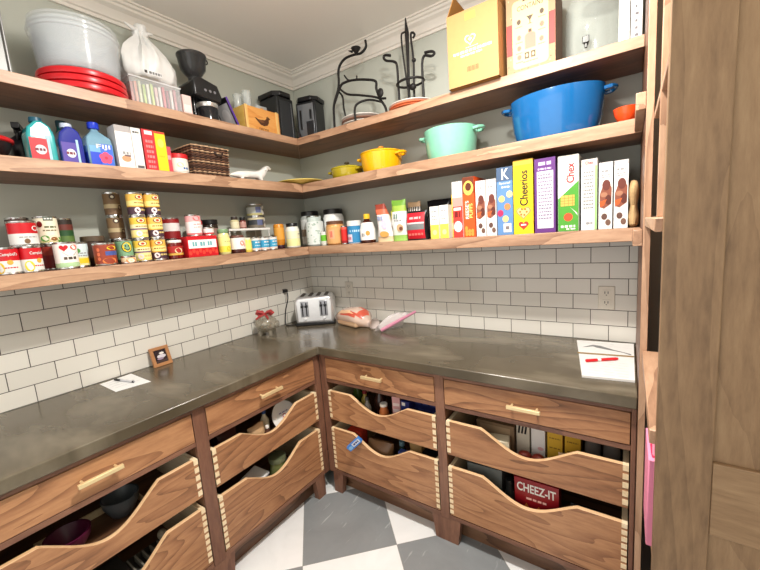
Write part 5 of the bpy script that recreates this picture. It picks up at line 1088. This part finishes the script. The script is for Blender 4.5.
# side wall cabinet, upper pull-out
t = thing('serving_dish', 'white oval dish with red mark leaning in the pull-out', 'dish', (.545, -.855, ZA+.004), 0)
m = M(); m.lathe([(.012, 0), (.06, .003), (.078, .011), (.079, .015), (.05, .008), (.0002, .006)], P((238, 236, 230), .3), 32, T=Matrix.Translation((0, 0, .082)) @ Matrix.Rotation(math.radians(66), 4, 'Y')); obj('dish_body', m, t)
m = M(); TT = Matrix.Translation((0, 0, .082)) @ Matrix.Rotation(math.radians(66), 4, 'Y'); m.pl = lambda u, v, d: tuple(TT @ Vector((-v, u, .0115+d)))
m.ell(.0, .0, .012, .012, P((196, 60, 70)), .0); m.ell(.0, .0, .008, .008, WHITE, .0004); m.lines(-.03, .03, .02, .005, P((120, 110, 150)), 3, d=.0002); obj('printed_mark', m, t)
bottle('sauce_bottle', 'blue capped pale bottle lying near the white dish', .50, -.945, ZA, .024, .15, (222, 206, 176), (40, 70, 130))
pouch('pasta_bag', 'tan bag of biscuits in the pull-out next to the white dish', .54, -1.03, ZA, .10, .12, .06, [P((196, 160, 120), .4)], rz=LW)
for k, (a, b) in enumerate(((.572, -.985), (.57, -1.09), (.56, -1.13))):
    bottle('spice_bottle', ('small white capped bottle behind the scoop of the side pull-out', 'small brown bottle with white cap in the side pull-out', 'small dark red bottle in the side pull-out')[k], a, b, ZA, .02, .1, [(90, 60, 50), (120, 80, 60), (110, 36, 30)][k], (236, 232, 226))
pouch('chip_bag', 'dark maroon bag in the shadow of the side pull-out', .48, -1.16, ZA, .12, .15, .08, [P((70, 30, 26), .4)], rz=LW)
# side wall cabinet, lower pull-out
m = M(); m.prism([(-.05, 0), (.05, 0), (.046, .012), (-.046, .012)], -.06, .06, PAP, 'Y'); tag(obj('paper_packet', m, None, (.515, -1.055, ZB+.15), rot=(0, .25, .3), bevel=.003), 'white paper packet lying on jars in the low side pull-out', 'packet')
pbox('snack_box', 'dark box beneath the white paper packet', .575, -1.06, ZB, .12, .12, .14, (50, 44, 44), LW)
bottle('olive_jar', 'squat olive green jar in the low side pull-out', .55, -.93, ZB, .048, .21, (110, 116, 70), (90, 96, 70), .15, 1, 'jar', .85)
for k, (a, b, h_) in enumerate(((.575, -.872, .16), (.57, -.825, .17), (.525, -.865, .12), (.555, -.78, .19))):
    bottle('spice_bottle', ('small bottle with red label band in the low side pull-out', 'small white and red bottle at the end of the low side pull-out', 'little silver capped bottle near the olive jar', 'slim grey-green bottle by the drawer end')[k], a, b, ZB, .019, h_, [(180, 60, 60), (226, 220, 214), (150, 146, 140), (96, 120, 110)][k], [(230, 226, 220), (190, 50, 50), (206, 206, 206), (160, 176, 176)][k])
# front side cabinet
m = M(); m.lathe([(.03, 0), (.034, .004), (.062, .05), (.066, .075), (.060, .075), (.03, .01), (.0002, .009)], P((84, 22, 52), .35), 28); tag(obj('plum_bowl', m, None, (.50, -1.782, ZA+.0068)), 'plum coloured bowl inside the wide upper pull-out', 'bowl')
m = M(); m.lathe([(.034, 0), (.038, .004), (.06, .05), (.064, .08), (.058, .08), (.034, .01), (.0002, .009)], P((78, 84, 88), .3), 28); tag(obj('grey_bowl', m, None, (.445, -1.602, ZA+.0068)), 'grey bowl at the back of the wide upper pull-out', 'bowl')
t = thing('wooden_tray', 'thin pale rimmed tray lying inside the wide upper pull-out', 'tray', (.53, -1.69, ZA), LW)
m = M(); m.box(-.16, .16, -.055, .16, .0005, .006, WI('X')); obj('tray_bottom', m, t)
for a in ((-.16, .16, -.055, -.049), (-.16, .16, .154, .16), (-.16, -.154, -.049, .154), (.154, .16, -.049, .154)): m = M(); m.box(*a, .0062, .035, MAPLE); obj('tray_side', m, t)
t = thing('egg_rack', 'grey plastic rack with dividers in the lowest front pull-out', 'rack', (.54, -1.54, ZB), LW)
m = M(); GR = P((120, 116, 104), .4); m.box(-.1, .1, -.04, .1, .0, .12, P((60, 58, 54), .5)); obj('rack_body', m, t, bevel=.004)
m = M(); m.box(-.1, .1, -.048, -.036, .12, .15, GR)
for k in range(7): m.box(-.092+.028*k, -.086+.028*k, -.0355, .06, .121, .146, GR)
obj('divider', m, t)
m = M(); m.sphere((0, 0, .022), (.024, .019, .0215), P((150, 140, 120), .6), 14, 10); tag(obj('egg_cup', m, None, (.50, -1.50, ZB+.1475)), 'pale rounded cup on the grey rack in the lowest front pull-out', 'cup')
pbox('storage_box', 'dark box beside the grey rack in the lowest front pull-out', .56, -1.70, ZB, .12, .14, .15, (46, 44, 42), LW)

# ------------------------------------------------------------------ in the tall cabinet
pk = thing('tote_bag', 'pink fabric bag hanging at the open side of the tall cabinet', 'bag', (2.15, -1.0, .72)); pk.scale = (1, 1, .92)
m = M(); PK = P((232, 138, 168), .7)
m.prism([(-.075, 0), (.075, 0), (.08, .25), (-.08, .25)], -.012, .014, PK, 'X'); m.prism([(-.07, .2505), (.07, .2505), (.05, .256), (-.05, .256)], -.006, .010, P((186, 30, 70), .7), 'X'); obj('bag_body', m, pk, bevel=.005)
m = M(); m.tube([(.0, -.06, .24), (.0, -.045, .32), (.004, 0, .352), (.0, .045, .32), (.0, .06, .24)], .004, P((238, 150, 176), .7), 8); obj('strap', m, pk)
m = M(); m.box(-.008, .008, -.03, .03, -.035, -.001, BLACK); obj('clip', m, pk, bevel=.002)

# ------------------------------------------------------------------ camera
cam = bpy.data.cameras.new('camera'); co = bpy.data.objects.new('camera', cam); COL.objects.link(co)
fwd = Vector((-.56463413, .8137463, -.13785955)); rt = Vector((.82514039, .56025172, -.07253512)); up = Vector((-.01821086, .15470929, .98779219))
R = Matrix((rt, up, -fwd)).transposed().to_4x4(); co.matrix_world = Matrix.Translation((2.0906, -2.063, 1.5186)) @ R
cam.sensor_width = 36; cam.lens = 362.016/760*36; cam.clip_start = .02
SC.camera = co

# ------------------------------------------------------------------ light
lt = bpy.data.lights.new('ceiling_lamp', 'AREA'); lo = bpy.data.objects.new('ceiling_lamp', lt); COL.objects.link(lo)
lt.shape = 'DISK'; lt.size = .13; lo.location = (1.70, -1.19, 2.70); lt.energy = 54; lt.color = (1, .965, .915)
l2 = bpy.data.lights.new('ceiling_fill', 'POINT'); lg = bpy.data.objects.new('ceiling_fill', l2); COL.objects.link(lg)
lg.location = (1.70, -1.19, 2.42); l2.energy = 21; l2.color = (1, .965, .915); l2.shadow_soft_size = .05  # added point light below the lamp, lifts ceiling and upper walls
a2 = bpy.data.lights.new('rear_fill', 'AREA'); ao = bpy.data.objects.new('rear_fill', a2); COL.objects.link(ao)
a2.shape = 'RECTANGLE'; a2.size = 2.2; a2.size_y = 2.0; a2.energy = 20; a2.color = (1, .97, .93)
ao.location = (1.3, -2.95, 1.5); ao.rotation_euler = (PI/2, 0, 0)  # unseen area light added behind the camera as fill
w = bpy.data.worlds.new('world'); SC.world = w; w.use_nodes = True
w.node_tree.nodes['Background'].inputs[0].default_value = (1, .96, .9, 1); w.node_tree.nodes['Background'].inputs[1].default_value = .5
vs_ = SC.view_settings; vs_.view_transform = 'Standard'; vs_.look = 'None'; vs_.gamma = 1; vs_.exposure = 0; vs_.use_curve_mapping = False
